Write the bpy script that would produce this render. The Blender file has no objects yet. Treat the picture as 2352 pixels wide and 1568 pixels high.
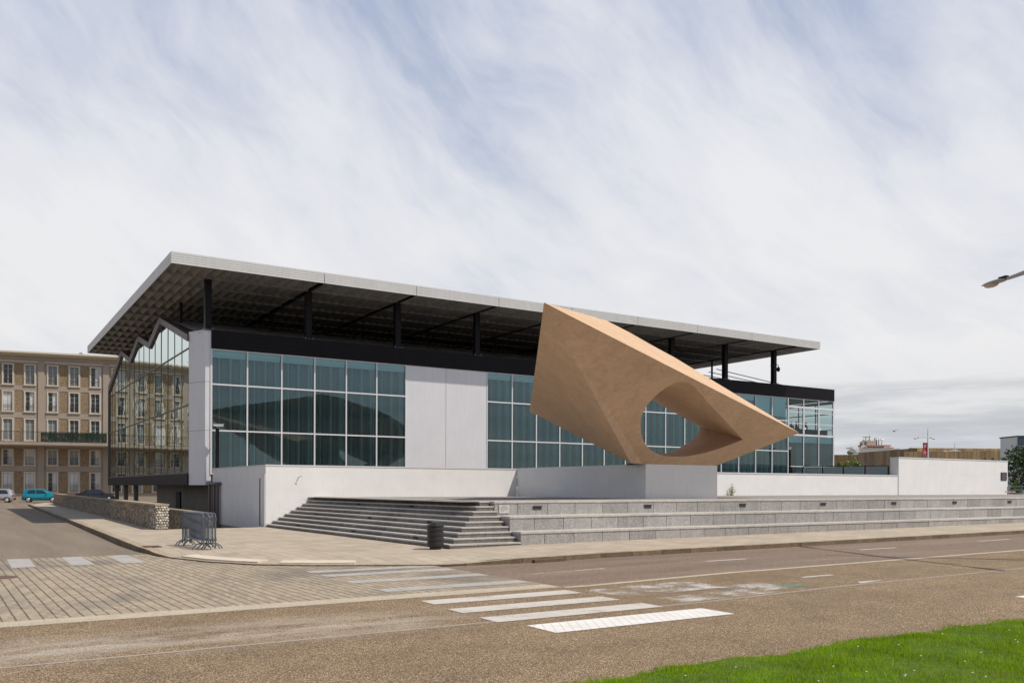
import bpy, bmesh, math, random
import numpy as np
from mathutils import Vector, Matrix
from mathutils.geometry import tessellate_polygon
random.seed(7); rng = np.random.default_rng(7)
PI = math.pi
SC = bpy.context.scene
COL = SC.collection
# ------------------------------------------------------------------ camera
# World axes: x runs along the museum front (away to the right), y runs back
# along its left side; the origin is the ground under the front left glass corner.
CAM = Vector((-11.68, -50.028, 1.85)); TH = math.radians(32.2756)
FPX, CXP, CYP, ROLL = 1992.0, 1176.0, 1119.2, 0.0025     # measured on a 2352 px wide view
cam = bpy.data.cameras.new('camera'); camo = bpy.data.objects.new('camera', cam); COL.objects.link(camo)
cam.sensor_width = 36.0; cam.lens = FPX / 2352 * 36.0
cam.shift_y = (CYP - 784.0) / 2352.0
cam.clip_start = 0.1; cam.clip_end = 6000
camo.matrix_world = Matrix.Translation(CAM) @ Matrix.Rotation(-TH, 4, 'Z') @ Matrix.Rotation(PI/2, 4, 'X') @ Matrix.Rotation(ROLL, 4, 'Z')
SC.camera = camo
AX = np.array([math.cos(TH), math.sin(TH)]); AY = np.array([-AX[1], AX[0]])
def ray(x, y):
    """direction of a measured sight line, forward length 1"""
    dx, dy = x - CXP, y - CYP
    a, b = dx + ROLL*dy, dy - ROLL*dx
    r = np.array([a/FPX, 1.0])
    return Vector((float(r @ AX), float(r @ AY), -b/FPX))
def at(x, y, dist): return CAM + ray(x, y)*dist           # point on a sight line at a true distance
def onz(x, y, z): r = ray(x, y); return CAM + r*((z - CAM.z)/r.z)
def onv(x, y, v): r = ray(x, y); return CAM + r*((v - CAM.y)/r.y)
# ------------------------------------------------------------------ light
SUNV = Vector((0.41, -0.51, 1.0)).normalized()
sun = bpy.data.lights.new('sun', 'SUN'); suno = bpy.data.objects.new('sun', sun); COL.objects.link(suno)
sun.energy = 3.9; sun.angle = math.radians(0.6); sun.color = (1.0, 0.94, 0.84)
suno.rotation_euler = (-SUNV).to_track_quat('-Z', 'Y').to_euler(); suno.location = (30, -60, 80)
SC.view_settings.view_transform = 'Standard'; SC.view_settings.look = 'None'
SC.view_settings.exposure = 0.0; SC.view_settings.gamma = 1.0
W = bpy.data.worlds.new('World'); SC.world = W; W.use_nodes = True
class NT:
    """small node-tree helper"""
    def __init__(s, tree): s.t = tree; s.n = tree.nodes; s.l = tree.links
    def new(s, typ, **kw):
        n = s.n.new(typ)
        for k, v in kw.items(): setattr(n, k, v)
        return n
    def put(s, sock, val):
        if isinstance(val, bpy.types.NodeSocket): s.l.new(val, sock)
        elif val is not None:
            try: sock.default_value = val
            except Exception: sock.default_value = (val, val, val)
    def math(s, op, a, b=None, c=None, clamp=False):
        n = s.new('ShaderNodeMath', operation=op, use_clamp=clamp)
        for i, v in enumerate((a, b, c)):
            if v is not None: s.put(n.inputs[i], v)
        return n.outputs[0]
    def vmath(s, op, a, b=None):
        n = s.new('ShaderNodeVectorMath', operation=op); s.put(n.inputs[0], a)
        if b is not None: s.put(n.inputs[1], b)
        return n.outputs[0]
    def noise(s, vec, scale, detail=4, rough=.55, dist=0.0, dim='3D'):
        n = s.new('ShaderNodeTexNoise', noise_dimensions=dim)
        if vec is not None: s.l.new(vec, n.inputs['Vector'])
        n.inputs['Scale'].default_value = scale; n.inputs['Detail'].default_value = detail
        n.inputs['Roughness'].default_value = rough; n.inputs['Distortion'].default_value = dist
        return n.outputs['Fac']
    def ramp(s, fac, stops, interp='LINEAR'):
        n = s.new('ShaderNodeValToRGB'); n.color_ramp.interpolation = interp
        e = n.color_ramp.elements
        while len(e) < len(stops): e.new(0.5)
        for el, (p, c) in zip(e, stops):
            el.position = p; el.color = (c, c, c, 1) if isinstance(c, (int, float)) else (*c, 1)
        s.put(n.inputs[0], fac); return n.outputs[0]
    def mix(s, fac, a, b, mode='MIX'):
        n = s.new('ShaderNodeMix', data_type='RGBA', blend_type=mode); n.clamp_factor = True
        s.put(n.inputs[0], fac)
        for sock, v in ((n.inputs[6], a), (n.inputs[7], b)):
            if isinstance(v, (tuple, list)) and len(v) == 3: v = (*v, 1)
            s.put(sock, v)
        return n.outputs[2]
    def mapping(s, vec, loc=(0,0,0), rot=(0,0,0), scale=(1,1,1)):
        n = s.new('ShaderNodeMapping'); s.l.new(vec, n.inputs[0])
        n.inputs[1].default_value = loc; n.inputs[2].default_value = rot; n.inputs[3].default_value = scale
        return n.outputs[0]
    def sep(s, vec): n = s.new('ShaderNodeSeparateXYZ'); s.l.new(vec, n.inputs[0]); return n.outputs
    def comb(s, x, y, z=0.0):
        n = s.new('ShaderNodeCombineXYZ')
        for i, v in enumerate((x, y, z)): s.put(n.inputs[i], v)
        return n.outputs[0]
def build_sky():
    w = NT(W.node_tree); w.n.clear()
    out = w.new('ShaderNodeOutputWorld'); bg = w.new('ShaderNodeBackground'); bg.inputs['Strength'].default_value = 0.1
    sky = w.new('ShaderNodeTexSky', sky_type='NISHITA'); sky.sun_disc = False
    sky.sun_elevation = math.asin(SUNV.z); sky.sun_rotation = math.atan2(SUNV.x, SUNV.y)
    sky.altitude = 10; sky.air_density = 1.0; sky.dust_density = 1.5; sky.ozone_density = 1.0
    tc = w.new('ShaderNodeTexCoord'); d = tc.outputs['Generated']
    x, y, z = w.sep(d)
    # cloud sheet: the sky direction projected on a flat layer overhead
    zz = w.math('MAXIMUM', w.math('ADD', z, 0.12), 0.03)
    p = w.comb(w.math('DIVIDE', x, zz), w.math('DIVIDE', y, zz), 0.0)
    # streaks of cirrus in azimuth and height: stretched noise, warped
    az = w.math('ARCTAN2', x, y); hor = w.math('SQRT', w.math('ADD', w.math('MULTIPLY', x, x), w.math('MULTIPLY', y, y)))
    te = w.math('DIVIDE', z, w.math('MAXIMUM', hor, .02)); ly = w.math('MULTIPLY', w.math('LOGARITHM', w.math('ADD', w.math('MAXIMUM', te, -.1), .16), math.e), .55)
    q = w.comb(az, ly, 0.0)
    rot = w.mapping(q, rot=(0, 0, math.radians(46)))
    warp = w.noise(w.mapping(rot, scale=(2.2, 3.2, 1)), 1.0, 3, .5)
    rx, ry, rz = w.sep(rot)
    r2 = w.comb(w.math('MULTIPLY', rx, 2.3), w.math('ADD', w.math('MULTIPLY', ry, 6.2), w.math('MULTIPLY', warp, 1.0)), 3.1)
    st1 = w.noise(r2, 1.0, 4, .50, .25)
    st2 = w.noise(w.vmath('MULTIPLY', r2, (2.4, 2.2, 1)), 1.7, 7, .60, .2)
    big = w.noise(p, 0.55, 3, .5)
    tl = w.math('MULTIPLY', w.ramp(az, [(.45,.17),(1.0,.03)]), w.ramp(z, [(.27,0.0),(.46,1.0)]))
    dev = lambda f, k: w.math('MULTIPLY', w.math('SUBTRACT', f, .5), k)
    cov = w.math('ADD', w.math('ADD', dev(st1, 1.05), dev(st2, .68)), w.math('ADD', dev(big, 1.0), .52))
    elev = w.ramp(z, [(0.0, .50), (.15, .45), (.25, .32), (.36, .14), (.48, .0)])
    cov = w.math('SUBTRACT', w.math('ADD', cov, elev), tl)
    # cirrus thinned to clear blue behind the camera and overhead, lowering the ambient light
    fw = w.math('ADD', w.math('MULTIPLY', x, .534), w.math('MULTIPLY', y, .8455))
    thin = w.ramp(w.math('ADD', w.math('MULTIPLY', fw, .5), .5), [(.42, .50), (.56, .0)])
    thin = w.math('ADD', thin, w.ramp(z, [(.66, .0), (.85, .40)]))
    cov = w.math('SUBTRACT', cov, thin)
    mask = w.ramp(cov, [(.05, .04), (.25, .22), (.45, .52), (.70, .84), (.95, 1.0)])
    ccol = w.ramp(z, [(0.0, (.66, .68, .71)), (.05, (.74, .75, .77)), (.15, (.84, .84, .85)), (.40, (.82, .83, .87)), (1.0, (.74, .77, .86))])
    # grey bank low over the horizon, soft top
    bank = w.noise(w.comb(w.math('MULTIPLY', x, 5.0), w.math('MULTIPLY', y, 5.0), w.math('MULTIPLY', z, 55)), 1.0, 5, .62)
    top = w.math('ADD', 0.116, w.math('MULTIPLY', w.math('SUBTRACT', bank, .5), .05))
    lo = w.math('MULTIPLY', w.math('SUBTRACT', top, z), 95.0, clamp=True)
    side = w.math('MULTIPLY', w.math('SUBTRACT', w.math('SUBTRACT', w.math('MULTIPLY', x, .88), w.math('MULTIPLY', y, .47)), -.02), 7.0, clamp=True)
    bcol = w.ramp(bank, [(.34, (.50, .525, .56)), (.48, (.585, .605, .635)), (.64, (.76, .765, .775))])
    ccol = w.mix(w.math('MULTIPLY', w.math('MULTIPLY', lo, side), .85), ccol, bcol)
    ten = w.vmath('MULTIPLY', ccol, (10, 10, 10))
    blue = w.mix(w.ramp(fw, [(.0, 0.0), (.4, .85)]), sky.outputs[0], (3.7, 4.5, 6.4))
    w.put(bg.inputs['Color'], w.mix(mask, blue, ten))
    w.l.new(bg.outputs[0], out.inputs[0])
build_sky()
SC.render.engine = 'CYCLES'
# ------------------------------------------------------------------ materials
MATS = {}
def M(name, col=(.5,.5,.5), rough=.7, metal=0.0, var=.0, vscale=3.0, bump=0.0, bscale=40.0, spec=.4, island=0.0, streak=0.0, build=None, coat=0.0):
    """principled material: base colour with uneven tint, per-block tint, dirt streaks and bump"""
    m = bpy.data.materials.new(name); m.use_nodes = True; t = NT(m.node_tree)
    b = t.n['Principled BSDF']; b.inputs['Roughness'].default_value = rough; b.inputs['Metallic'].default_value = metal
    b.inputs['Specular IOR Level'].default_value = spec; b.inputs['Coat Weight'].default_value = coat
    c = (*col, 1); obj = t.new('ShaderNodeTexCoord').outputs['Object']
    cs = None
    if var:
        f = t.noise(obj, vscale, 6, .62)
        cs = t.mix(1.0, c, t.ramp(f, [(.3, 1-var), (.7, 1+var)]), 'MULTIPLY')
    if island:
        g = t.new('ShaderNodeNewGeometry').outputs['Random Per Island']
        cs = t.mix(1.0, cs or c, t.ramp(g, [(0, 1-island), (1, 1+island)]), 'MULTIPLY')
    if streak:
        f = t.noise(t.mapping(obj, scale=(6, 6, .5)), 1.0, 5, .65)
        cs = t.mix(1.0, cs or c, t.ramp(f, [(.42, 1.0), (.62, 1-streak*.5), (.78, 1-streak)]), 'MULTIPLY')
    if build: cs = build(t, b, obj, cs or c) or cs
    t.put(b.inputs['Base Color'], cs or c)
    if bump:
        bn = t.new('ShaderNodeBump'); bn.inputs['Strength'].default_value = bump; bn.inputs['Distance'].default_value = .02
        t.put(bn.inputs['Height'], t.noise(obj, bscale, 5, .6)); t.l.new(bn.outputs[0], b.inputs['Normal'])
    MATS[name] = m; return m
def speck(scale, stops, amt=1.0, wide=None):
    """speckle of separate grains (voronoi cells)"""
    def f(t, b, obj, c):
        v = t.new('ShaderNodeTexVoronoi'); t.l.new(obj, v.inputs['Vector']); v.inputs['Scale'].default_value = scale
        rr = t.sep(v.outputs['Color'])[0]
        k = t.mix(1.0, c, t.ramp(rr, stops), 'MULTIPLY')
        if wide:
            n = t.noise(obj, wide[0], 5, .6); k = t.mix(t.ramp(n, [(wide[1], 0.0), (wide[2], wide[4])]), k, wide[3])
        return k
    return f
def plaster_skin(t, b, o, c):
    p = t.noise(t.mapping(o, scale=(.5,.5,1.2)), 1.3, 5, .68); c = t.mix(t.ramp(p, [(.54,0.0),(.58,.10),(.72,.16)]), c, (.62,.60,.575))
    d = t.noise(t.mapping(o, scale=(5,5,.6)), 1.0, 5, .7); c = t.mix(t.ramp(d, [(.56,0.0),(.74,.30)]), c, (.48,.46,.43))
    k = t.noise(o, 7, 2, .5); c = t.mix(t.ramp(k, [(.74,0.0),(.78,.35)]), c, (.40,.39,.38)); return c
M('white_plaster', (.74,.725,.71), .85, var=.04, vscale=.9, bump=.25, bscale=14, build=plaster_skin)
M('white_paint', (.64,.635,.645), .5)
M('coping', (.62,.60,.59), .7, var=.08)
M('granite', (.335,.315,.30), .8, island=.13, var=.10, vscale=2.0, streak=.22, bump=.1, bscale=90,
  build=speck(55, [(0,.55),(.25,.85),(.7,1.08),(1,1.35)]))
M('granite_dirt_shade', (.18,.162,.148), .85, island=.2, var=.2, vscale=2.0, streak=.3, build=speck(55, [(0,.6),(1,1.3)]))  # dirt and the shade on the risers, both put into a darker granite
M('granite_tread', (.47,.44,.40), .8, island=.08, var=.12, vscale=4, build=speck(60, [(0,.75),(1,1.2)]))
def concrete_skin(t, b, o, c):
    n1 = t.noise(o, .55, 6, .65, .4); n2 = t.noise(t.mapping(o, rot=(.5,.3,.7), scale=(1,2.2,1)), 2.2, 7, .72, .8); n3 = t.noise(o, 30, 3, .6)
    c = t.mix(1.0, c, t.ramp(n1, [(.3,.90),(.7,1.08)]), 'MULTIPLY'); c = t.mix(1.0, c, t.ramp(n2, [(.3,.87),(.7,1.11)]), 'MULTIPLY'); c = t.mix(1.0, c, t.ramp(n3, [(.3,.93),(.7,1.06)]), 'MULTIPLY')
    c = t.mix(t.ramp(t.noise(o, .8, 5, .6), [(.52,.0),(.68,.18)]), c, (.36,.30,.225))
    s_ = t.noise(t.mapping(o, scale=(3.5,3.5,.25)), 1.0, 5, .7); c = t.mix(t.ramp(s_, [(.58,0.0),(.72,.30)]), c, (.22,.155,.10))
    return c
M('tan_concrete', (.56,.375,.235), .9, bump=.35, bscale=16, build=concrete_skin)
M('aluminium', (.60,.585,.57), .5, metal=.25, var=.05, vscale=.8, streak=.12)
M('soffit_metal', (.225,.218,.21), .55, metal=.2, var=.15, vscale=1.5, island=.15)
M('panel_metal', (.66,.65,.67), .45, metal=.2, var=.03, vscale=.8, streak=.07)
M('dark_steel', (.010,.009,.011), .5, var=.2, vscale=4, spec=.15)
M('black_cladding', (.008,.006,.008), .55, var=.25, vscale=1.2, bump=.1, bscale=20, spec=.15)
M('brown_frame', (.13,.105,.10), .5)
def slate_rows(t, o, c):
    br = t.new('ShaderNodeTexBrick'); t.l.new(o, br.inputs['Vector']); br.inputs['Scale'].default_value = 1.0
    br.inputs['Brick Width'].default_value = .9; br.inputs['Row Height'].default_value = .6; br.inputs['Mortar Size'].default_value = .02
    br.inputs['Color1'].default_value = (.75,.75,.75,1); br.inputs['Color2'].default_value = (1.25,1.25,1.25,1); br.inputs['Mortar'].default_value = (.35,.35,.35,1)
    return t.mix(1.0, c, br.outputs[0], 'MULTIPLY')
M('slate', (.34,.325,.32), .7, var=.3, vscale=1.5, build=lambda t,b,o,c: slate_rows(t, o, c))
M('screen_grey', (.175,.22,.232), .8, island=.12)
M('fin_pale', (.66,.84,.84), .6)
M('interior', (.30,.29,.28), .9)
M('interior_floor', (.34,.30,.26), .7)
M('dark_concrete', (.25,.215,.18), .9, var=.15, vscale=.7, streak=.2)
M('blind', (.80,.88,.87), .8)
M('render_tan', (.37,.303,.242), .9, var=.09, vscale=.35, streak=.12, bump=.1, bscale=12)
M('window_white', (.60,.535,.43), .7)
M('muntin', (.46,.43,.39), .6)
M('pebble_panel', (.27,.195,.12), .9, bump=.5, bscale=10, build=speck(14, [(0,.55),(.4,.88),(.8,1.2),(1,1.5)]))
M('pebble_wall', (.205,.16,.112), .9, bump=.6, bscale=10, build=speck(9.5, [(0,.22),(.35,.65),(.7,1.25),(1,2.2)]))
M('pebble_stone', (.50,.46,.39), .8, island=.4, var=.1)
M('curtain', (.66,.66,.66), .9, build=lambda t,b,o,c: t.mix(1.0, c, t.ramp(t.noise(t.mapping(o, scale=(9,9,.2)), 1.0, 2), [(.3,.72),(.7,1.1)]), 'MULTIPLY'))
M('dark_pane', (.022,.026,.03), .06, spec=.6)
M('grey_pane', (.16,.175,.18), .1, spec=.6)
M('step_metal', (.055,.053,.055), .5)
M('iron', (.03,.03,.032), .5)
M('balcony_screen', (.024,.050,.032), .8, var=.4, vscale=8, build=lambda t,b,o,c: (t.put(b.inputs['Alpha'], t.ramp(t.noise(t.mapping(o, scale=(5,5,1.5)), 1.0, 4, .6), [(.38,.45),(.55,.95)])), c)[1])
M('leaf_dark', (.035,.070,.016), .6, island=.6)
M('leaf_light', (.13,.20,.035), .6, island=.4)
M('bark', (.09,.07,.055), .9, var=.3, vscale=6, bump=.5, bscale=15)
M('galvanised', (.15,.17,.20), .38, metal=.55, var=.15, vscale=9)
M('bin_black', (.022,.020,.022), .42)
M('rust_iron', (.13,.075,.05), .8, var=.3, vscale=10)
M('lamp_grey', (.33,.31,.31), .45, metal=.3)
M('lamp_white', (.74,.72,.73), .4)
M('lamp_glass', (.45,.38,.30), .15, spec=.6)
M('tyre', (.018,.018,.019), .85)
M('rim', (.55,.55,.56), .3, metal=.7)
M('teal_paint', (.0,.235,.31), .28, coat=.6, metal=.2)
M('silver_paint', (.42,.42,.43), .32, coat=.5, metal=.5)
M('black_paint', (.011,.009,.010), .22, coat=.8)
M('car_glass', (.02,.025,.03), .04, spec=.8)
M('red_lamp', (.45,.02,.02), .25)
M('clear_lamp', (.75,.75,.74), .15)
M('car_trim', (.03,.03,.032), .6)
M('rust_wall', (.36,.24,.105), .85, var=.30, vscale=.25, island=.22, streak=.2)
M('rust_wall_dark', (.225,.155,.085), .9, var=.30, vscale=.25, island=.22, streak=.2)
M('ship_white', (.80,.80,.79), .5, var=.05)
M('ship_orange', (.70,.16,.06), .5)
M('ship_green', (.16,.18,.15), .7)
M('ship_dark', (.07,.07,.08), .6)
M('ship_mast', (.42,.36,.26), .6)
M('banner_red', (.56,.016,.06), .8, var=.1)
M('plaque_grey', (.05,.053,.058), .8, spec=.1)
M('plaque_pale', (.50,.48,.46), .6, var=.06)
M('text_pale', (.22,.225,.23), .8, spec=.1)
M('text_dark', (.22,.21,.20), .6)
M('kiosk_blue', (.035,.055,.10), .2, spec=.6, var=.3, vscale=2)
M('poster', (.42,.44,.45), .4, var=.5, vscale=.9)
M('tape_red', (.6,.03,.05), .6)
M('sticker', (.72,.78,.78), .6)
M('skin', (.45,.28,.20), .6)
M('dark_cloth', (.035,.035,.045), .9)
M('pale_cloth', (.30,.32,.36), .9)
M('wood_dark', (.10,.065,.045), .5)
M('weed', (.19,.19,.09), .8)
# glass: clear tinted body plus a mirror coat that grows towards grazing angles
def glass_mat(name, tint, ior, rough=.0, wob=.012, gain=1.0, extra=0.0, tone=(.84,.97,1.0)):
    m = bpy.data.materials.new(name); m.use_nodes = True; t = NT(m.node_tree); t.n.clear()
    o = t.new('ShaderNodeOutputMaterial'); tr = t.new('ShaderNodeBsdfTransparent'); tr.inputs[0].default_value = (*tint, 1)
    gl = t.new('ShaderNodeBsdfGlossy'); gl.inputs['Color'].default_value = (*tone,1); gl.inputs['Roughness'].default_value = rough
    fr = t.new('ShaderNodeFresnel'); fr.inputs['IOR'].default_value = ior
    ob = t.new('ShaderNodeTexCoord').outputs['Object']
    bn = t.new('ShaderNodeBump'); bn.inputs['Strength'].default_value = 1.0; bn.inputs['Distance'].default_value = wob
    t.put(bn.inputs['Height'], t.noise(ob, .8, 2, .4)); t.l.new(bn.outputs[0], gl.inputs['Normal'])
    mx = t.new('ShaderNodeMixShader')
    t.put(mx.inputs[0], t.math('ADD', t.math('MULTIPLY', fr.outputs[0], gain, clamp=True), extra, clamp=True))
    t.l.new(tr.outputs[0], mx.inputs[1]); t.l.new(gl.outputs[0], mx.inputs[2]); t.l.new(mx.outputs[0], o.inputs[0])
    MATS[name] = m
glass_mat('glass_teal', (.66,.86,.88), 1.75, wob=.002, gain=1.4, tone=(.74,.94,1.0))
glass_mat('glass_side', (.20,.30,.28), 1.75, wob=.004, tone=(.68,.76,.74))
glass_mat('glass_clear', (.74,.84,.84), 1.5)
M('glass_rail', (.33,.41,.44), .25, spec=.5, build=lambda t,b,o,c: (t.put(b.inputs['Alpha'], .72), c)[1])
# ground materials
def ground_mat(name, fn, rough=.85, bump=None):
    m = bpy.data.materials.new(name); m.use_nodes = True; t = NT(m.node_tree)
    b = t.n['Principled BSDF']; b.inputs['Roughness'].default_value = rough; b.inputs['Specular IOR Level'].default_value = .25
    o = t.new('ShaderNodeTexCoord').outputs['Object']
    c, h = fn(t, o); t.put(b.inputs['Base Color'], c)
    if h is not None:
        bn = t.new('ShaderNodeBump'); bn.inputs['Strength'].default_value = bump or .5; bn.inputs['Distance'].default_value = .012
        t.put(bn.inputs['Height'], h); t.l.new(bn.outputs[0], b.inputs['Normal'])
    MATS[name] = m
def vor(t, o, s, feature='F1'):
    v = t.new('ShaderNodeTexVoronoi', feature=feature); t.l.new(o, v.inputs['Vector']); v.inputs['Scale'].default_value = s; return v
def g_aggregate(t, o):
    v = vor(t, o, 120); r, g, bl = t.sep(v.outputs['Color'])
    c = t.ramp(r, [(0,(.040,.026,.014)),(.22,(.095,.060,.032)),(.5,(.195,.124,.068)),(.72,(.285,.187,.104)),(.88,(.46,.35,.21)),(1,(.72,.60,.43))])
    v2 = vor(t, o, 52); k2 = t.sep(v2.outputs['Color'])[1]; near_c = t.math('LESS_THAN', v2.outputs['Distance'], .34)
    c = t.mix(t.math('MULTIPLY', near_c, t.ramp(k2, [(.80,0.0),(.86,.85)])), c, t.mix(t.sep(v2.outputs['Color'])[2], (.70,.62,.50), (.42,.25,.12)))
    c = t.mix(t.math('MULTIPLY', near_c, t.ramp(k2, [(.10,.8),(.16,0.0)])), c, (.045,.035,.028))
    f = t.noise(o, 170, 2, .5); c = t.mix(1.0, c, t.ramp(f, [(.3,.72),(.7,1.26)]), 'MULTIPLY')
    c = t.mix(1.0, c, t.ramp(t.noise(o, 1.1, 5, .7), [(.3,.84),(.7,1.12)]), 'MULTIPLY')
    n1 = t.noise(t.mapping(o, scale=(.30,.8,1)), .55, 5, .6); c = t.mix(1.0, c, t.ramp(n1, [(.3,.86),(.7,1.12)]), 'MULTIPLY')
    # worn pale patches along the left of the path
    x, y, z = t.sep(o)
    n2 = t.noise(t.mapping(o, rot=(0,0,-.05), scale=(.8,2.4,1)), .8, 6, .68)
    zone = t.math('MULTIPLY', t.math('MULTIPLY', t.math('SUBTRACT', -4.6, x), .55, clamp=True), t.math('SUBTRACT', 1.0, t.math('MULTIPLY', t.math('ABSOLUTE', t.math('ADD', y, 38.2)), .75), clamp=True))
    w = t.math('MULTIPLY', t.ramp(n2, [(.38,0.0),(.58,1.0)]), zone)
    w2 = t.math('MULTIPLY', w, t.ramp(g, [(.15,.15),(.8,1.0)]))
    c = t.mix(t.math('MULTIPLY', w2, .8), c, (.58,.52,.45))
    h = t.math('SUBTRACT', 1.0, v.outputs['Distance'])
    return c, h
ground_mat('aggregate', g_aggregate, bump=.55)
def g_asphalt(t, o):
    v = vor(t, o, 70); r = t.sep(v.outputs['Color'])[0]
    c = t.ramp(r, [(0,(.11,.076,.055)),(.5,(.19,.135,.097)),(.85,(.26,.19,.14)),(1,(.38,.305,.235))])
    n = t.noise(t.mapping(o, scale=(.10,.9,1)), 1.0, 5, .6); c = t.mix(1.0, c, t.ramp(n, [(.3,.78),(.7,1.18)]), 'MULTIPLY')
    n2 = t.noise(t.mapping(o, scale=(.3,1.3,1)), .45, 5, .65); c = t.mix(t.ramp(n2, [(.55,0.0),(.72,.55)]), c, (.115,.095,.10))
    return c, r
ground_mat('asphalt', g_asphalt, bump=.25)
def g_street(t, o):
    v = vor(t, o, 60); r = t.sep(v.outputs['Color'])[0]
    c = t.ramp(r, [(0,(.13,.10,.072)),(.5,(.195,.155,.114)),(1,(.29,.235,.18))])
    n = t.noise(t.mapping(o, scale=(1.2,.1,1)), .9, 5, .6); c = t.mix(1.0, c, t.ramp(n, [(.3,.86),(.7,1.13)]), 'MULTIPLY')
    return c, r
ground_mat('street_asphalt', g_street, bump=.2)
def g_setts(t, o):
    wob = t.noise(o, 2.2, 3, .5)
    p = t.mapping(o, rot=(0,0,math.radians(-1.6))); x, y, z = t.sep(p)
    px = t.math('DIVIDE', t.math('ADD', x, t.math('MULTIPLY', t.math('SUBTRACT', wob, .5), .022)), .178)
    fx = t.math('FRACT', px); row = t.math('FLOOR', px)
    jx = t.math('LESS_THAN', t.math('ABSOLUTE', t.math('SUBTRACT', fx, .5)), t.math('ADD', .045, t.math('MULTIPLY', t.noise(o, 9, 2, .5), .07)))
    py = t.math('ADD', t.math('DIVIDE', y, .21), t.math('MULTIPLY', t.math('SINE', t.math('MULTIPLY', row, 12.9)), 4.0))
    fy = t.math('FRACT', py); jy = t.math('LESS_THAN', t.math('ABSOLUTE', t.math('SUBTRACT', fy, .5)), .045)
    wn = t.new('ShaderNodeTexWhiteNoise', noise_dimensions='2D')
    t.l.new(t.comb(t.math('ROUND', px), t.math('ROUND', py)), wn.inputs['Vector'])
    c = t.ramp(wn.outputs['Value'], [(0,(.29,.235,.170)),(.5,(.345,.28,.20)),(1,(.395,.325,.24))])
    n = t.noise(t.mapping(o, rot=(0,0,.5), scale=(.9,.5,1)), .55, 5, .62); c = t.mix(t.ramp(n, [(.50,0.0),(.64,.72)]), c, (.165,.148,.130))
    c = t.mix(1.0, c, t.ramp(t.noise(o, 38, 3, .6), [(.3,.84),(.7,1.14)]), 'MULTIPLY')
    c = t.mix(t.math('MULTIPLY', jy, .30), c, (.12,.10,.078)); c = t.mix(t.math('MULTIPLY', jx, t.ramp(t.noise(o, 5, 3, .6), [(.3,.45),(.65,.92)])), c, (.065,.050,.035))
    h = t.math('SUBTRACT', 1.0, t.math('MAXIMUM', jx, t.math('MULTIPLY', jy, .6)))
    return c, h
ground_mat('setts', g_setts, bump=.8)
def g_slabs(t, o):
    br = t.new('ShaderNodeTexBrick'); p = t.mapping(o, rot=(0,0,math.radians(90)))
    t.l.new(p, br.inputs['Vector']); br.inputs['Scale'].default_value = 1.0; br.inputs['Brick Width'].default_value = .6; br.inputs['Row Height'].default_value = .4
    br.inputs['Mortar Size'].default_value = .008; br.inputs['Mortar Smooth'].default_value = .3
    br.inputs['Color1'].default_value = (.375,.31,.235,1); br.inputs['Color2'].default_value = (.44,.37,.285,1); br.inputs['Mortar'].default_value = (.20,.165,.125,1)
    c = t.mix(1.0, br.outputs[0], t.ramp(t.noise(o, .6, 6, .65), [(.3,.88),(.7,1.1)]), 'MULTIPLY')
    c = t.mix(1.0, c, t.ramp(t.noise(o, 40, 3, .6), [(.3,.9),(.7,1.1)]), 'MULTIPLY')
    s = t.noise(t.mapping(o, scale=(1.0,2.6,1)), 1.3, 5, .7); x, y, z = t.sep(o)
    near = t.math('SUBTRACT', 1.0, t.math('MULTIPLY', t.math('ABSOLUTE', t.math('ADD', y, 25.5)), .35), clamp=True)
    c = t.mix(t.math('MULTIPLY', t.ramp(s, [(.56,0.0),(.70,.55)]), near), c, (.20,.125,.075))
    return c, None
ground_mat('paving_slabs', g_slabs)
ground_mat('terrace_paving', lambda t,o: (t.mix(1.0, (.27,.245,.22,1), t.ramp(t.noise(o, 1.5, 5, .6), [(.3,.85),(.7,1.12)]), 'MULTIPLY'), None))
ground_mat('earth', lambda t,o: (t.mix(1.0, (.20,.175,.14,1), t.ramp(t.noise(o, .05, 5, .6), [(.3,.85),(.7,1.12)]), 'MULTIPLY'), None))
ground_mat('lawn_soil', lambda t,o: (t.ramp(t.noise(o, 9, 4, .6), [(.3,(.045,.075,.008)),(.7,(.10,.15,.016))]), None))
ground_mat('far_grass', lambda t,o: (t.ramp(t.noise(o, 2, 4, .6), [(.3,(.07,.12,.02)),(.7,(.13,.19,.04))]), None))
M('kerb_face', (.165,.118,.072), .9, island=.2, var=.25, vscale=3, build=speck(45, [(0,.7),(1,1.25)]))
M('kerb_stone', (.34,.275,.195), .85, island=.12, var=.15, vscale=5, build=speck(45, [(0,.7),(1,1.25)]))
M('pale_band', (.42,.355,.265), .9, var=.1, vscale=3, build=speck(45, [(0,.8),(1,1.2)]))
M('joint_strip', (.34,.28,.235), .9, var=.1, vscale=3, build=speck(70, [(0,.75),(1,1.2)]))
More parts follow.
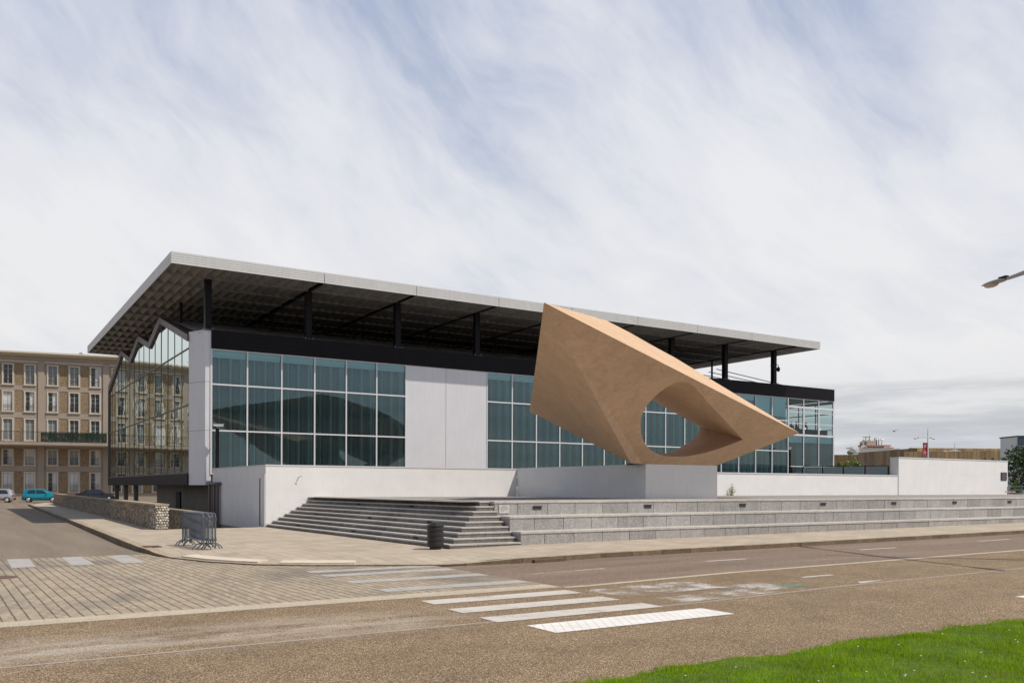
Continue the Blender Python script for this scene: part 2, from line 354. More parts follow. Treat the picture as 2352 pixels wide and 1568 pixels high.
def worn(name, col, thr, fine=26, base_alpha=1.0, ribs=False):
    """road paint worn through to the surface below"""
    m = bpy.data.materials.new(name); m.use_nodes = True; t = NT(m.node_tree); b = t.n['Principled BSDF']
    b.inputs['Roughness'].default_value = .8; o = t.new('ShaderNodeTexCoord').outputs['Object']
    t.put(b.inputs['Base Color'], t.mix(1.0, (*col,1), t.ramp(t.noise(o, 3, 5, .6), [(.3,.88),(.7,1.05)]), 'MULTIPLY'))
    if ribs:
        x, y, z = t.sep(t.mapping(o, rot=(0,0,.5))); l1 = t.math('LESS_THAN', t.math('FRACT', t.math('DIVIDE', x, .13)), .16); l2 = t.math('LESS_THAN', t.math('FRACT', t.math('DIVIDE', y, .13)), .14)
        k = t.math('MULTIPLY', t.math('MAXIMUM', l1, l2), .42); t.put(b.inputs['Base Color'], t.mix(k, t.mix(1.0, (*col,1), t.ramp(t.noise(o, 3, 5, .6), [(.3,.84),(.7,1.05)]), 'MULTIPLY'), (.36,.32,.28)))
    a = t.math('ADD', t.math('MULTIPLY', t.noise(o, fine, 4, .7), .6), t.math('MULTIPLY', t.noise(o, 1.6, 4, .6), .4))
    t.put(b.inputs['Alpha'], t.math('MULTIPLY', t.ramp(a, [(thr-.02, 0.0), (thr+.03, 1.0)]), base_alpha)); MATS[name] = m
worn('paint_fresh', (.68,.645,.60), .15)
worn('paint_ribbed', (.72,.685,.64), .15, ribs=True)
worn('paint_cream', (.60,.52,.41), .15)
worn('paint_mid', (.52,.475,.42), .40)
worn('paint_setts', (.48,.45,.42), .395, base_alpha=.78)
worn('paint_old', (.62,.58,.53), .52, fine=45)
worn('paint_green', (.13,.24,.17), .52, fine=45)
# ------------------------------------------------------------------ mesh helper
def wloc(o):
    p = Vector((0,0,0))
    while o is not None: p += o.location; o = o.parent
    return p
class MB:
    def __init__(s): s.v = []; s.f = []; s.mi = []; s.k = 0
    def mat(s, k): s.k = k; return s
    def add(s, vs, fs):
        n = len(s.v); s.v += [tuple(p) for p in vs]
        for f in fs: s.f.append(tuple(i+n for i in f)); s.mi.append(s.k)
        return s
    def box(s, x0, x1, y0, y1, z0, z1):
        return s.add([(x0,y0,z0),(x1,y0,z0),(x1,y1,z0),(x0,y1,z0),(x0,y0,z1),(x1,y0,z1),(x1,y1,z1),(x0,y1,z1)],
                     [(0,3,2,1),(4,5,6,7),(0,1,5,4),(1,2,6,5),(2,3,7,6),(3,0,4,7)])
    def bev(s, x0, x1, y0, y1, z0, z1, r=.02):
        """box with chamfered long edges on top"""
        return s.add([(x0,y0,z0),(x1,y0,z0),(x1,y1,z0),(x0,y1,z0),(x0,y0,z1-r),(x1,y0,z1-r),(x1,y1,z1-r),(x0,y1,z1-r),
                      (x0+r,y0+r,z1),(x1-r,y0+r,z1),(x1-r,y1-r,z1),(x0+r,y1-r,z1)],
                     [(0,3,2,1),(0,1,5,4),(1,2,6,5),(2,3,7,6),(3,0,4,7),(4,5,9,8),(5,6,10,9),(6,7,11,10),(7,4,8,11),(8,9,10,11)])
    def quad(s, *p): return s.add(p, [tuple(range(len(p)))])
    def hexa(s, b, t):
        """prism between two matching polygons"""
        n = len(b); return s.add(list(b)+list(t), [tuple(range(n))[::-1], tuple(range(n, 2*n))] + [(i,(i+1)%n,n+(i+1)%n,n+i) for i in range(n)])
    def poly(s, pts, holes=()):
        tr = tessellate_polygon([[Vector(p) for p in pts]] + [[Vector(p) for p in h] for h in holes])
        allp = list(pts)
        for h in holes: allp += list(h)
        return s.add(allp, [tuple(x) for x in tr])
    def tube(s, path, r, n=8, cap=True):
        P = [Vector(p) for p in path]; rr = r if isinstance(r, (list, tuple)) else [r]*len(P)
        base = len(s.v); prev = None
        for i, p in enumerate(P):
            d = (P[min(i+1, len(P)-1)] - P[max(i-1, 0)]).normalized()
            a = prev if prev is not None else (Vector((0,0,1)) if abs(d.z) < .9 else Vector((1,0,0)))
            a = (a - d*a.dot(d)).normalized(); prev = a; b = d.cross(a)
            for k in range(n):
                t = 2*PI*k/n; q = p + (a*math.cos(t) + b*math.sin(t))*rr[i]; s.v.append(tuple(q))
        for i in range(len(P)-1):
            for k in range(n):
                s.f.append((base+i*n+k, base+i*n+(k+1)%n, base+(i+1)*n+(k+1)%n, base+(i+1)*n+k)); s.mi.append(s.k)
        if cap:
            s.f.append(tuple(base+k for k in range(n))[::-1]); s.mi.append(s.k)
            e = base+(len(P)-1)*n; s.f.append(tuple(e+k for k in range(n))); s.mi.append(s.k)
        return s
    def lathe(s, c, prof, n=20):
        base = len(s.v)
        for (r, z) in prof:
            for k in range(n): t = 2*PI*k/n; s.v.append((c[0]+r*math.cos(t), c[1]+r*math.sin(t), c[2]+z))
        for i in range(len(prof)-1):
            for k in range(n): s.f.append((base+i*n+k, base+i*n+(k+1)%n, base+(i+1)*n+(k+1)%n, base+(i+1)*n+k)); s.mi.append(s.k)
        s.f.append(tuple(base+k for k in range(n))[::-1]); s.mi.append(s.k)
        e = base+(len(prof)-1)*n; s.f.append(tuple(e+k for k in range(n))); s.mi.append(s.k)
        return s
    def ball(s, c, r, nu=10, nv=6):
        base = len(s.v); rx, ry, rz = r if isinstance(r, (tuple, list)) else (r, r, r)
        for j in range(nv+1):
            ph = -PI/2 + PI*j/nv
            for i in range(nu):
                t = 2*PI*i/nu; s.v.append((c[0]+rx*math.cos(ph)*math.cos(t), c[1]+ry*math.cos(ph)*math.sin(t), c[2]+rz*math.sin(ph)))
        for j in range(nv):
            for i in range(nu): s.f.append((base+j*nu+i, base+j*nu+(i+1)%nu, base+(j+1)*nu+(i+1)%nu, base+(j+1)*nu+i)); s.mi.append(s.k)
        return s
    def build(s, name, mats, parent=None, smooth=False, local=False):
        me = bpy.data.meshes.new(name); off = Vector((0,0,0))
        if parent is not None and not local: off = wloc(parent)
        me.from_pydata([(p[0]-off.x, p[1]-off.y, p[2]-off.z) for p in s.v], [], s.f)
        for k in ([mats] if isinstance(mats, str) else mats): me.materials.append(MATS[k])
        if any(s.mi): me.polygons.foreach_set('material_index', s.mi)
        if smooth: me.polygons.foreach_set('use_smooth', [True]*len(me.polygons))
        me.update()
        o = bpy.data.objects.new(name, me); COL.objects.link(o)
        if parent is not None: o.parent = parent
        return o
def tag(o, label=None, cat=None, group=None, kind=None):
    for k, v in (('label', label), ('category', cat), ('group', group), ('kind', kind)):
        if v: o[k] = v
    return o
def thing(name, label, cat, loc=(0,0,0), rz=0.0, group=None):
    o = bpy.data.objects.new(name, None); COL.objects.link(o); o.location = loc; o.rotation_euler.z = rz
    return tag(o, label, cat, group)
def struct(o): return tag(o, kind='structure')
def kids(o): return [c for c in bpy.data.objects if c.parent is o]
def copy_tree(o, parent=None):
    c = o.copy(); COL.objects.link(c); c.parent = parent
    for ch in kids(o): copy_tree(ch, c)
    return c
def lerp(a, b, t): return a + (b-a)*t
def interp(x, xs, ys): return float(np.interp(x, xs, ys))
# ------------------------------------------------------------------ ground
def zp(x):                                                # pavement level: flat at the left, rising gently to the right
    return 0.0 if x < -1 else (0.06*(x+1)/4 if x < 3 else 0.06 + 0.0045*(min(x, 90)-3))
def zr(x): return zp(x) - 0.12                           # carriageway level
US = [-60,-30,-16,-11.5,-8,-5,-1.65,-1,1,3,6,10,15,20,26,34,45,60,90,140]
def sheet(name, mat, vlo, vhi, u0, u1, dz=0.0, zf=zr):
    us = [u0] + [u for u in US if u0 < u < u1] + [u1]; b = MB()
    fl = vlo if callable(vlo) else (lambda u: vlo); fh = vhi if callable(vhi) else (lambda u: vhi)
    for a, c in zip(us, us[1:]):
        b.quad((a,fl(a),zf(a)+dz),(c,fl(c),zf(c)+dz),(c,fh(c),zf(c)+dz),(a,fh(a),zf(a)+dz))
    return struct(b.build(name, mat))
gb = MB(); R = 2500
for (x0,x1,y0,y1) in ((-R,-4.35,-R,R),(-4.35,-.02,-R,-10.25),(-4.35,-.02,30,R),(-.02,R,-R,R)): gb.quad((x0,y0,-.25),(x1,y0,-.25),(x1,y1,-.25),(x0,y1,-.25))
struct(gb.build('ground', 'earth'))
sheet('road', 'asphalt', -36.05, -30.9, -1.65, 140)
sheet('cycle_path', 'aggregate', -60, -35.98, -60, 140, .001)
sheet('lane_edge_band', 'pale_band', -36.2, -36.0, -1.65, 140, .006)
sheet('paved_crossing', 'setts', -35.45, -22.95, -60, -1.65, .0)
sheet('crossing_border', 'pale_band', -36.0, -35.45, -60, -1.65, .003)
sheet('path_joint', 'joint_strip', -39.16, -39.08, -60, 140, .004)
sb = MB(); sb.quad((-60,-22.95,-.119),(-5.2,-22.95,-.119),(-5.2,-17.5,-.185),(-60,-17.5,-.185)); sb.quad((-60,-17.5,-.185),(-5.2,-17.5,-.185),(-5.2,54,-.17),(-60,54,-.17)); sb.quad((-60,54,-.17),(-5.2,54,-.17),(-5.2,60,-.006),(-60,60,-.006)); struct(sb.build('side_street','street_asphalt'))
sb = MB(); sb.quad((-60,60,-.005),(60,60,-.005),(60,100,-.005),(-60,100,-.005)); struct(sb.build('apartment_street','street_asphalt'))
# pavement: outer edge follows the kerb, dropped at the crossing
EDGE = [(-5.72,62),(-6.0,53.6),(-6.4,30),(-6.75,3.2),(-7.0,-11.5),(-7.18,-21.6),(-7.08,-23.7),(-6.88,-24.8),(-6.35,-26.6),(-5.5,-28.15),(-4.5,-29.0),(-3.5,-29.6),(-2.0,-30.45),(-1.0,-30.95),(-.2,-31.2),(1.2,-31.33),(3,-31.35),(140,-31.35)]
def drop(p):
    x, y = p
    if x < -6.0: return -.10*min(1, max(0, (-22.6 - y)/2.2))
    return -.10*min(1, max(0, (-.1 - x)/1.2)) if x < 0 else 0.0
def dense(path, step):
    out = [path[0]]
    for a, b in zip(path, path[1:]):
        n = max(1, int(math.hypot(b[0]-a[0], b[1]-a[1])/step))
        for i in range(1, n+1): out.append((lerp(a[0],b[0],i/n), lerp(a[1],b[1],i/n)))
    return out
ED = dense(EDGE, .55)
def offset(path, d):
    out = []
    for i, p in enumerate(path):
        a = Vector(path[max(i-1,0)]); b = Vector(path[min(i+1,len(path)-1)]); t = (b-a).normalized()
        out.append((p[0]-t.y*d, p[1]+t.x*d))             # to the left of travel: inland
    return out
IN1 = offset(ED, .30); IN2 = offset(ED, 1.7)
kb = MB(); i = 0
while i < len(ED)-1:
    L = 1 if -8 < ED[i][0] < -1 and ED[i][1] < -20 else 2
    j = min(i+L, len(ED)-1); a, b2 = ED[i], ED[j]; ai, bi = IN1[i], IN1[j]
    if a[0] > 90: break
    d = Vector((b2[0]-a[0], b2[1]-a[1])); ln = d.length; g = .006/ln
    q = [(lerp(a[0],b2[0],g),lerp(a[1],b2[1],g)),(lerp(a[0],b2[0],1-g),lerp(a[1],b2[1],1-g)),(lerp(ai[0],bi[0],1-g),lerp(ai[1],bi[1],1-g)),(lerp(ai[0],bi[0],g),lerp(ai[1],bi[1],g))]
    zt = [zp(q[0][0])+drop(a)+.012, zp(q[1][0])+drop(b2)+.012, zp(q[2][0])+drop(b2)+.010, zp(q[3][0])+drop(a)+.010]
    kb.hexa([(p[0],p[1],zp(p[0])-.30) for p in q], [(p[0],p[1],z) for p,z in zip(q, zt)])
    i = j
kb.mi = [0,0,1,1,1,1]*(len(kb.f)//6)                    # pale tops; dirt and shade put into the darker side faces
struct(kb.build('kerb', ['kerb_stone','kerb_face']))
pv = MB()
for i in range(len(ED)-1):
    a, b2, c, d = IN1[i], IN1[i+1], IN2[i+1], IN2[i]
    pv.quad((a[0],a[1],zp(a[0])+drop(ED[i])),(b2[0],b2[1],zp(b2[0])+drop(ED[i+1])),(c[0],c[1],zp(c[0])),(d[0],d[1],zp(d[0])))
kx = next(i for i,p in enumerate(IN2) if p[0] > -1.0 and p[1] < -20)
left = [(p[0],p[1],zp(p[0])) for p in IN2[:kx+1]] + [(IN2[kx][0],-10.2,zp(IN2[kx][0])), (-4.45,-10.2,0), (-3.55,53,0), (-3.5,62,0)]
pv.poly(left)
for a, c in zip(IN2[kx:], IN2[kx+1:]):
    pv.quad((a[0],a[1],zp(a[0])),(c[0],c[1],zp(c[0])),(c[0],-10.2,zp(c[0])),(a[0],-10.2,zp(a[0])))
struct(pv.build('pavement', 'paving_slabs'))
# painted markings
def rect(name, mat, u0, u1, v0, v1, dz=.006, sk=0.0):
    b = MB(); z = zr(u0)+dz; z1 = zr(u1)+dz
    b.quad((u0,v0,z),(u1,v0,z1),(u1+sk,v1,z1),(u0+sk,v1,z)); return struct(b.build(name, mat))
for (v0,v1,u0,u1,mt) in ((-37.02,-36.48,-5.0,-1.9,'paint_mid'),(-38.15,-37.62,-5.08,-1.92,'paint_mid'),(-39.22,-38.68,-5.1,-1.88,'paint_mid'),(-40.42,-39.68,-4.9,-1.48,'paint_ribbed')):
    rect('crossing_stripe', mt, u0, u1, v0, v1, .008)
for v in (-30.55,-31.55,-33.05,-34.72): rect('crossing_stripe', 'paint_setts', -4.95, -1.72, v-.26, v+.22)
for u in (-10.45,-9.15,-7.98): rect('crossing_stripe', 'paint_setts', u-.26, u+.26, -25.9, -23.0)
for u0,u1,v,mt in ((4.6,6.05,-33.7,'paint_mid'),(11.4,13.2,-33.35,'paint_mid'),(18.4,20.4,-33.05,'paint_mid'),(25.6,27.6,-33.0,'paint_mid'),(-.9,1.3,-33.6,'paint_old')): rect('lane_dash', mt, u0, u1, v-.07, v+.07)
rect('cycle_dash', 'paint_mid', 3.5, 4.5, -37.72, -37.58)
rect('faded_marking', 'paint_old', .75, 2.0, -38.75, -37.75); rect('faded_marking', 'paint_old', -1.2, 1.2, -39.0, -38.3); rect('faded_marking', 'paint_old', -1.6, 1.0, -37.9, -36.7)
rect('faded_marking', 'paint_green', 1.8, 2.4, -38.75, -38.3, .010); rect('faded_marking', 'paint_green', .7, 1.0, -38.3, -37.95, .010)
tb = MB(); tb.quad((3.55,-39.05,zr(3.5)+.008),(4.5,-38.92,zr(4.5)+.008),(3.75,-38.82,zr(3.7)+.008)); struct(tb.build('faded_marking','paint_mid'))
rect('cycle_marking', 'paint_fresh', 4.0, 4.7, -42.02, -41.82)
# tactile strips on the dropped pavement edge
for pts in ([(-6.62,-24.95),(-6.28,-26.2),(-5.75,-27.3),(-5.35,-27.85)], [(-4.95,-28.35),(-4.2,-28.85),(-3.3,-29.3)]):
    P = dense(pts, .3); Q = offset(P, .42); b = MB()
    for i in range(len(P)-1):
        zz = lambda p: -.085 + .012
        b.hexa([(P[i][0],P[i][1],-.12),(P[i+1][0],P[i+1][1],-.12),(Q[i+1][0],Q[i+1][1],-.12),(Q[i][0],Q[i][1],-.12)],
               [(P[i][0],P[i][1],-.055),(P[i+1][0],P[i+1][1],-.055),(Q[i+1][0],Q[i+1][1],-.030),(Q[i][0],Q[i][1],-.030)])
    struct(b.build('tactile_strip', 'paint_cream'))
b = MB(); b.box(.75,1.75,-31.46,-31.325,-.10,-.012); tag(b.build('kerb_gully','rust_iron'), 'dark gully opening under the kerb stone of the main road', 'gully')
# manhole, drain
b = MB(); b.lathe((-11.05,-28.3,zr(-11)), [(.36,.0),(.36,.012),(.33,.016)], 24); tag(b.build('manhole_cover','rust_iron'), 'round rusty manhole cover set in the stone setts of the crossing', 'manhole cover')
b = MB(); b.box(-7.05,-6.55,-21.9,-21.25,.012,.022)
for k in range(6): b.box(-7.0+k*.075,-6.965+k*.075,-21.85,-21.3,.022,.030)
tag(b.build('drain_grate','rust_iron'), 'rusty iron drain cover in the pavement beside the side street kerb', 'drain cover')
# ------------------------------------------------------------------ lawn
def lawn_edge(u): return -43.0 + .07*math.sin(u*2.3) + .05*math.sin(u*5.9+1) + .03*math.sin(u*13)
lb = MB(); n = 40
for i in range(n):
    a, c = -12+24*i/n, -12+24*(i+1)/n
    ea, ec = lawn_edge(a), lawn_edge(c)
    lb.quad((a,ea-.5,-.06),(c,ec-.5,-.06),(c,ec,-.112),(a,ea,-.112)); lb.quad((a,-60,-.05),(c,-60,-.05),(c,ec-.5,-.06),(a,ea-.5,-.06))
struct(lb.build('lawn', 'lawn_soil'))
def grass():
    N = 210000
    u = rng.uniform(-9, 9.5, N*2); v = rng.uniform(-47.5, -42.85, N*2)
    keep = (u - -8.9)*.85 + (v + 43) * -.2 > 0
    ed = -43.0 + .07*np.sin(u*2.3) + .05*np.sin(u*5.9+1) + .03*np.sin(u*13) + .05*np.sin(u*23+2)*np.sin(u*3.7)
    fr = rng.uniform(0, 1, N*2)
    keep = (v < ed + .05*fr) & ~((v < -46.2) & (u < -5.5)) & ~((v < -45.4) & (u > 4)); u, v, ed = u[keep][:N], v[keep][:N], ed[keep][:N]; n = len(u)
    z0 = np.where(v > ed-.5, -.115 + (ed - v)*.1, -.062)
    cl = .75 + .35*np.sin(u*1.7+v*2.1)*np.sin(u*3.1-v*1.3) + .25*rng.normal(size=n)
    h = .046*np.clip(cl, .3, 1.9) * np.where(rng.uniform(size=n) > .985, 2.0, 1.0)
    a = rng.uniform(0, 2*PI, n); w = rng.uniform(.0022, .0042, n); lean = rng.uniform(0, .75, n)*h; la = rng.uniform(0, 2*PI, n)
    V = np.zeros((n, 3, 3), np.float32)
    V[:,0] = np.stack([u+np.cos(a)*w, v+np.sin(a)*w, z0], 1); V[:,1] = np.stack([u-np.cos(a)*w, v-np.sin(a)*w, z0], 1)
    V[:,2] = np.stack([u+np.cos(la)*lean, v+np.sin(la)*lean, z0+h], 1)
    me = bpy.data.meshes.new('grass'); me.vertices.add(n*3); me.vertices.foreach_set('co', V.ravel())
    me.loops.add(n*3); me.loops.foreach_set('vertex_index', np.arange(n*3, dtype=np.int32))
    me.polygons.add(n); me.polygons.foreach_set('loop_start', np.arange(0, n*3, 3, dtype=np.int32)); me.polygons.foreach_set('loop_total', np.full(n, 3, np.int32))
    me.update(calc_edges=True); me.materials.append(MATS['grass_blade'])
    o = bpy.data.objects.new('grass', me); COL.objects.link(o); return tag(o, 'short bright green mown grass in the near right corner', 'grass', kind='stuff')
def grass_mat():
    m = bpy.data.materials.new('grass_blade'); m.use_nodes = True; t = NT(m.node_tree); b = t.n['Principled BSDF']
    b.inputs['Roughness'].default_value = .7; b.inputs['Specular IOR Level'].default_value = .03
    g = t.new('ShaderNodeNewGeometry').outputs['Random Per Island']; o = t.new('ShaderNodeTexCoord').outputs['Object']
    c = t.ramp(g, [(0,(.115,.235,.002)),(.45,(.215,.38,.003)),(.82,(.33,.48,.008)),(.95,(.42,.48,.04)),(1,(.58,.52,.16))])
    c = t.mix(1.0, c, t.ramp(t.noise(o, 1.7, 4, .6), [(.3,.66),(.7,1.25)]), 'MULTIPLY')
    c = t.mix(t.ramp(t.noise(o, 2.6, 5, .65), [(.50,0.0),(.70,.55)]), c, (.36,.34,.05))
    t.put(b.inputs['Base Color'], c); b.inputs['Subsurface Weight'].default_value = 0
    tl = t.new('ShaderNodeBsdfTranslucent'); t.put(tl.inputs[0], t.mix(1.0, c, (1.1,1.2,.5), 'MULTIPLY')); mx = t.new('ShaderNodeMixShader'); mx.inputs[0].default_value = .35
    t.l.new(b.outputs[0], mx.inputs[1]); t.l.new(tl.outputs[0], mx.inputs[2]); t.l.new(mx.outputs[0], t.n['Material Output'].inputs[0])
    MATS['grass_blade'] = m
grass_mat(); grass()
b = MB()
for k in range(60):
    x, y = random.uniform(-6,3), random.uniform(-45.6,-43.3); b.lathe((x,y,-.03+random.uniform(.0,.02)),[(.002,0),(.011,.004),(.006,.008)],7)
tag(b.build('daisies','paint_fresh'), 'scattered tiny white daisies in the grass', 'daisies', kind='stuff')
# ------------------------------------------------------------------ terrace: steps, seating tiers, walls, plinth
VB = [-27.30, -26.62, -25.62]; ZB = [.465, .930, 1.395]; UB = [3.0, 3.02, 3.05]; UEND = 92.0
ts = MB(); ts.quad((2.0,-25.3,1.375),(95,-25.3,1.375),(95,-.1,1.375),(2.0,-.1,1.375)); struct(ts.build('terrace', 'terrace_paving'))
seat = thing('seating_steps', 'long grey granite seating tiers stepping down from the terrace to the pavement', 'seating steps', (3.0,-27.3,0))
for k in range(3):
    b = MB(); c = MB(); u = UB[k]; first = True
    vback = (VB[k+1] if k < 2 else VB[k]+1.0) + (.02 if k < 2 else 0)
    while u < UEND:
        L = 1.16 if not first else .9+.25*random.random(); L *= random.choice((1,1,1,.93,1.05)); first = False; w = min(u+L, UEND)
        z0 = -.3 if k == 0 else ZB[k-1]-.02
        b.box(u+.010, w-.010, VB[k]+random.uniform(0,.006), vback, z0, ZB[k]-.06)
        u = w
    u = UB[k]-.012
    while u < UEND:
        w = min(u+1.25, UEND); c.box(u+.003, w-.003, VB[k]-.018, vback, ZB[k]-.06, ZB[k]+random.uniform(0,.004)); u = w
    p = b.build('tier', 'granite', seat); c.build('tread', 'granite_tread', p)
for k, u in enumerate((4.75, 9.67, 14.65, 19.58, 24.56, 29.46, 34.46, 39.4, 44.3)):
    b = MB(); b.box(u-.17,u+.17,VB[2]-.012,VB[2]+.02,1.10,1.215); b.box(u-.19,u+.19,VB[2]-.05,VB[2]+.01,1.215,1.235)
    o = b.build('step_light', 'step_metal', seat)
t = thing('plaque', 'small pale stone plaque with dark lettering at the left end of the seating tiers', 'plaque', (3.4,VB[2],1.0))
b = MB(); b.box(3.22,3.62,VB[2]-.022,VB[2]-.002,1.0,1.28); b.build('plate','plaque_pale',t)
b = MB()
for k,(a,c) in enumerate(((.34,.50),(.30,.54),(.27,.57),(.27,.57),(.30,.42))): b.box(3.0+a,3.0+c,VB[2]-.025,VB[2]-.0225,1.245-.042*k,1.257-.042*k)
b.build('lettering','text_dark',t)
st = thing('staircase', 'broad flight of grey granite steps wrapping the corner up to the terrace', 'steps', (.5,-27.3,0))
NS = 9
for i in range(NS):
    z = .155*(i+1); zb = -.12 if i == 0 else .155*i - .03
    uw, uc = .04+.283*i, .50+.27*i; vc = -27.30+.245*i
    unw, unc, vn = .04+.283*(i+1)+.03, .50+.27*(i+1)+.03, -27.30+.245*(i+1)+.03
    kk = 0 if i < 3 else (1 if i < 6 else 2)
    ue = UB[kk] if i < 8 else UB[2]
    if i == NS-1: unw, unc, vn = 3.2, 3.2, -25.3
    b = MB(); c = MB(); tz = z-.045
    vw = -10.42
    def edge(s, du): return (lerp(uc,uw,s)+du, lerp(vc,vw,s))
    n = 13
    for j in range(n):                                     # risers along the left side, block by block
        s0, s1 = j/n+.0003, (j+1)/n-.0003; a, d = edge(s0,0), edge(s1,0); a2, d2 = (lerp(unc,unw,s0),lerp(max(vn,vc+.02),vw,s0)), (lerp(unc,unw,s1),lerp(max(vn,vc+.02),vw,s1))
        b.hexa([(a[0],a[1],zb),(a2[0],a2[1],zb),(d2[0],d2[1],zb),(d[0],d[1],zb)],[(a[0],a[1],tz),(a2[0],a2[1],tz),(d2[0],d2[1],tz),(d[0],d[1],tz)])
        a, d = (a[0]-.015, a[1]), (d[0]-.015, d[1])
        c.hexa([(a[0],a[1],tz),(a2[0],a2[1],tz),(d2[0],d2[1],tz),(d[0],d[1],tz)],[(a[0],a[1],z),(a2[0],a2[1],z),(d2[0],d2[1],z),(d[0],d[1],z)])
    if ue - uc > .05:                                      # front flank up to the seating tiers
        m = max(1, round((ue-uc)/.85))
        for j in range(m):
            a, d = lerp(uc,ue,j/m)+(.004 if j else .0), lerp(uc,ue,(j+1)/m)-.004
            sk = .27 if j == 0 else 0
            b.hexa([(a,vc,zb),(d,vc,zb),(d,vn,zb),(a+sk,vn,zb)],[(a,vc,tz),(d,vc,tz),(d,vn,tz),(a+sk,vn,tz)])
            c.hexa([(a,vc-.015,tz),(d,vc-.015,tz),(d,vn,tz),(a+sk,vn,tz)],[(a,vc-.015,z),(d,vc-.015,z),(d,vn,z),(a+sk,vn,z)])
    p = b.build('step', 'granite_dirt_shade', st); c.build('tread', 'granite_tread', p)
    if i in (1, 4, 7):
        for s in ((.15,.45,.8) if i != 7 else (.3,.62)):
            q = edge(s, -.006); b2 = MB(); b2.box(q[0]-.008,q[0]+.02,q[1]-.16,q[1]+.16,z-.115,z-.06); b2.build('step_light','dark_steel',p)
# white walls of the terrace
ZW = 2.88
def wall(name, label, boxes, cop, loc, cat='wall'):
    t = thing(name, label, cat, loc); b = MB()
    for q in boxes: b.box(*q)
    b.build('wall', 'white_plaster', t)
    c = MB()
    for q in cop: c.box(*q)
    c.build('coping', 'coping', t); return t
tw = wall('terrace_wall', 'low white terrace wall beside the granite steps, with a narrow dark slot in its end', [(0,13.66,-10.39,-10.02,.0,ZW-.06),(0,.36,-10.02,-.35,-1.6,ZW-.06)],
     [(-.02,13.66,-10.41,-10.0,ZW-.06,ZW),(-.02,.38,-10.0,-.35,ZW-.06,ZW)], (0,-10.39,0))
b = MB(); b.box(-.012,.03,-9.62,-9.42,.05,2.25); b.build('slot','dark_steel',tw)
b = MB(); b.box(-.05,.0,-10.38,-9.72,0,2.45); b.build('end_panel','panel_metal',tw)
b = MB(); b.tube([(1.45,-10.39,2.1),(1.50,-10.55,2.32),(1.62,-10.58,2.36)],.014,6); b.build('bracket','galvanised',tw)
wall('parapet_wall', 'low white rendered parapet wall on the terrace to the right of the sculpture plinth', [(18.0,47.66,-10.39,-10.02,1.0,2.79)], [(18.0,47.66,-10.42,-9.99,2.79,2.86)], (28,-10.39,1.3))
hw = wall('end_wall', 'taller white rendered wall with a small dark plaque at the right end of the terrace', [(47.7,62.86,-10.43,-9.72,1.0,4.15)], [(47.68,62.88,-10.46,-9.69,4.15,4.22)], (55,-10.4,1.3))
t = thing('plaque', 'small dark plaque with pale lines of lettering on the tall white end wall', 'plaque', (62.2,-10.46,2.5))
b = MB(); b.box(61.78,62.67,-10.475,-10.44,2.56,3.23); b.build('plate','plaque_grey',t)
b = MB()
for k in range(7): b.box(61.9+.03*(k%2),62.55-.05*(k%3),-10.482,-10.4755,3.13-.082*k,3.158-.082*k)
b.build('lettering','text_pale',t)
pl = thing('plinth', 'white rendered block carrying the tan concrete sculpture', 'plinth', (15.8,-20.9,1.38))
b = MB(); b.box(13.66,18.03,-20.92,-10.44,1.2,2.90); b.build('body','white_plaster',pl)
# weed at the foot of the parapet wall
b = MB()
for k in range(26):
    a = random.uniform(0,2*PI); h = random.uniform(.25,.75); p = (29.9+random.uniform(-.12,.12),-10.55+random.uniform(-.06,.06),1.38); d = random.uniform(.05,.3)
    q = (p[0]+math.cos(a)*d,p[1]-abs(math.sin(a))*d*.5,p[2]+h); b.tube([p,((p[0]+q[0])/2,(p[1]+q[1])/2,p[2]+h*.6),q],[.008,.006,.003],4)
    for m in range(3):
        f = random.uniform(.4,1); c = (lerp(p[0],q[0],f),lerp(p[1],q[1],f),lerp(p[2],q[2],f)); b.quad((c[0]-.03,c[1],c[2]),(c[0],c[1]-.02,c[2]-.02),(c[0]+.04,c[1],c[2]+.02),(c[0],c[1]+.02,c[2]+.04))
tag(b.build('weed','weed'), 'dry straggly weed growing at the foot of the white parapet wall', 'weed')
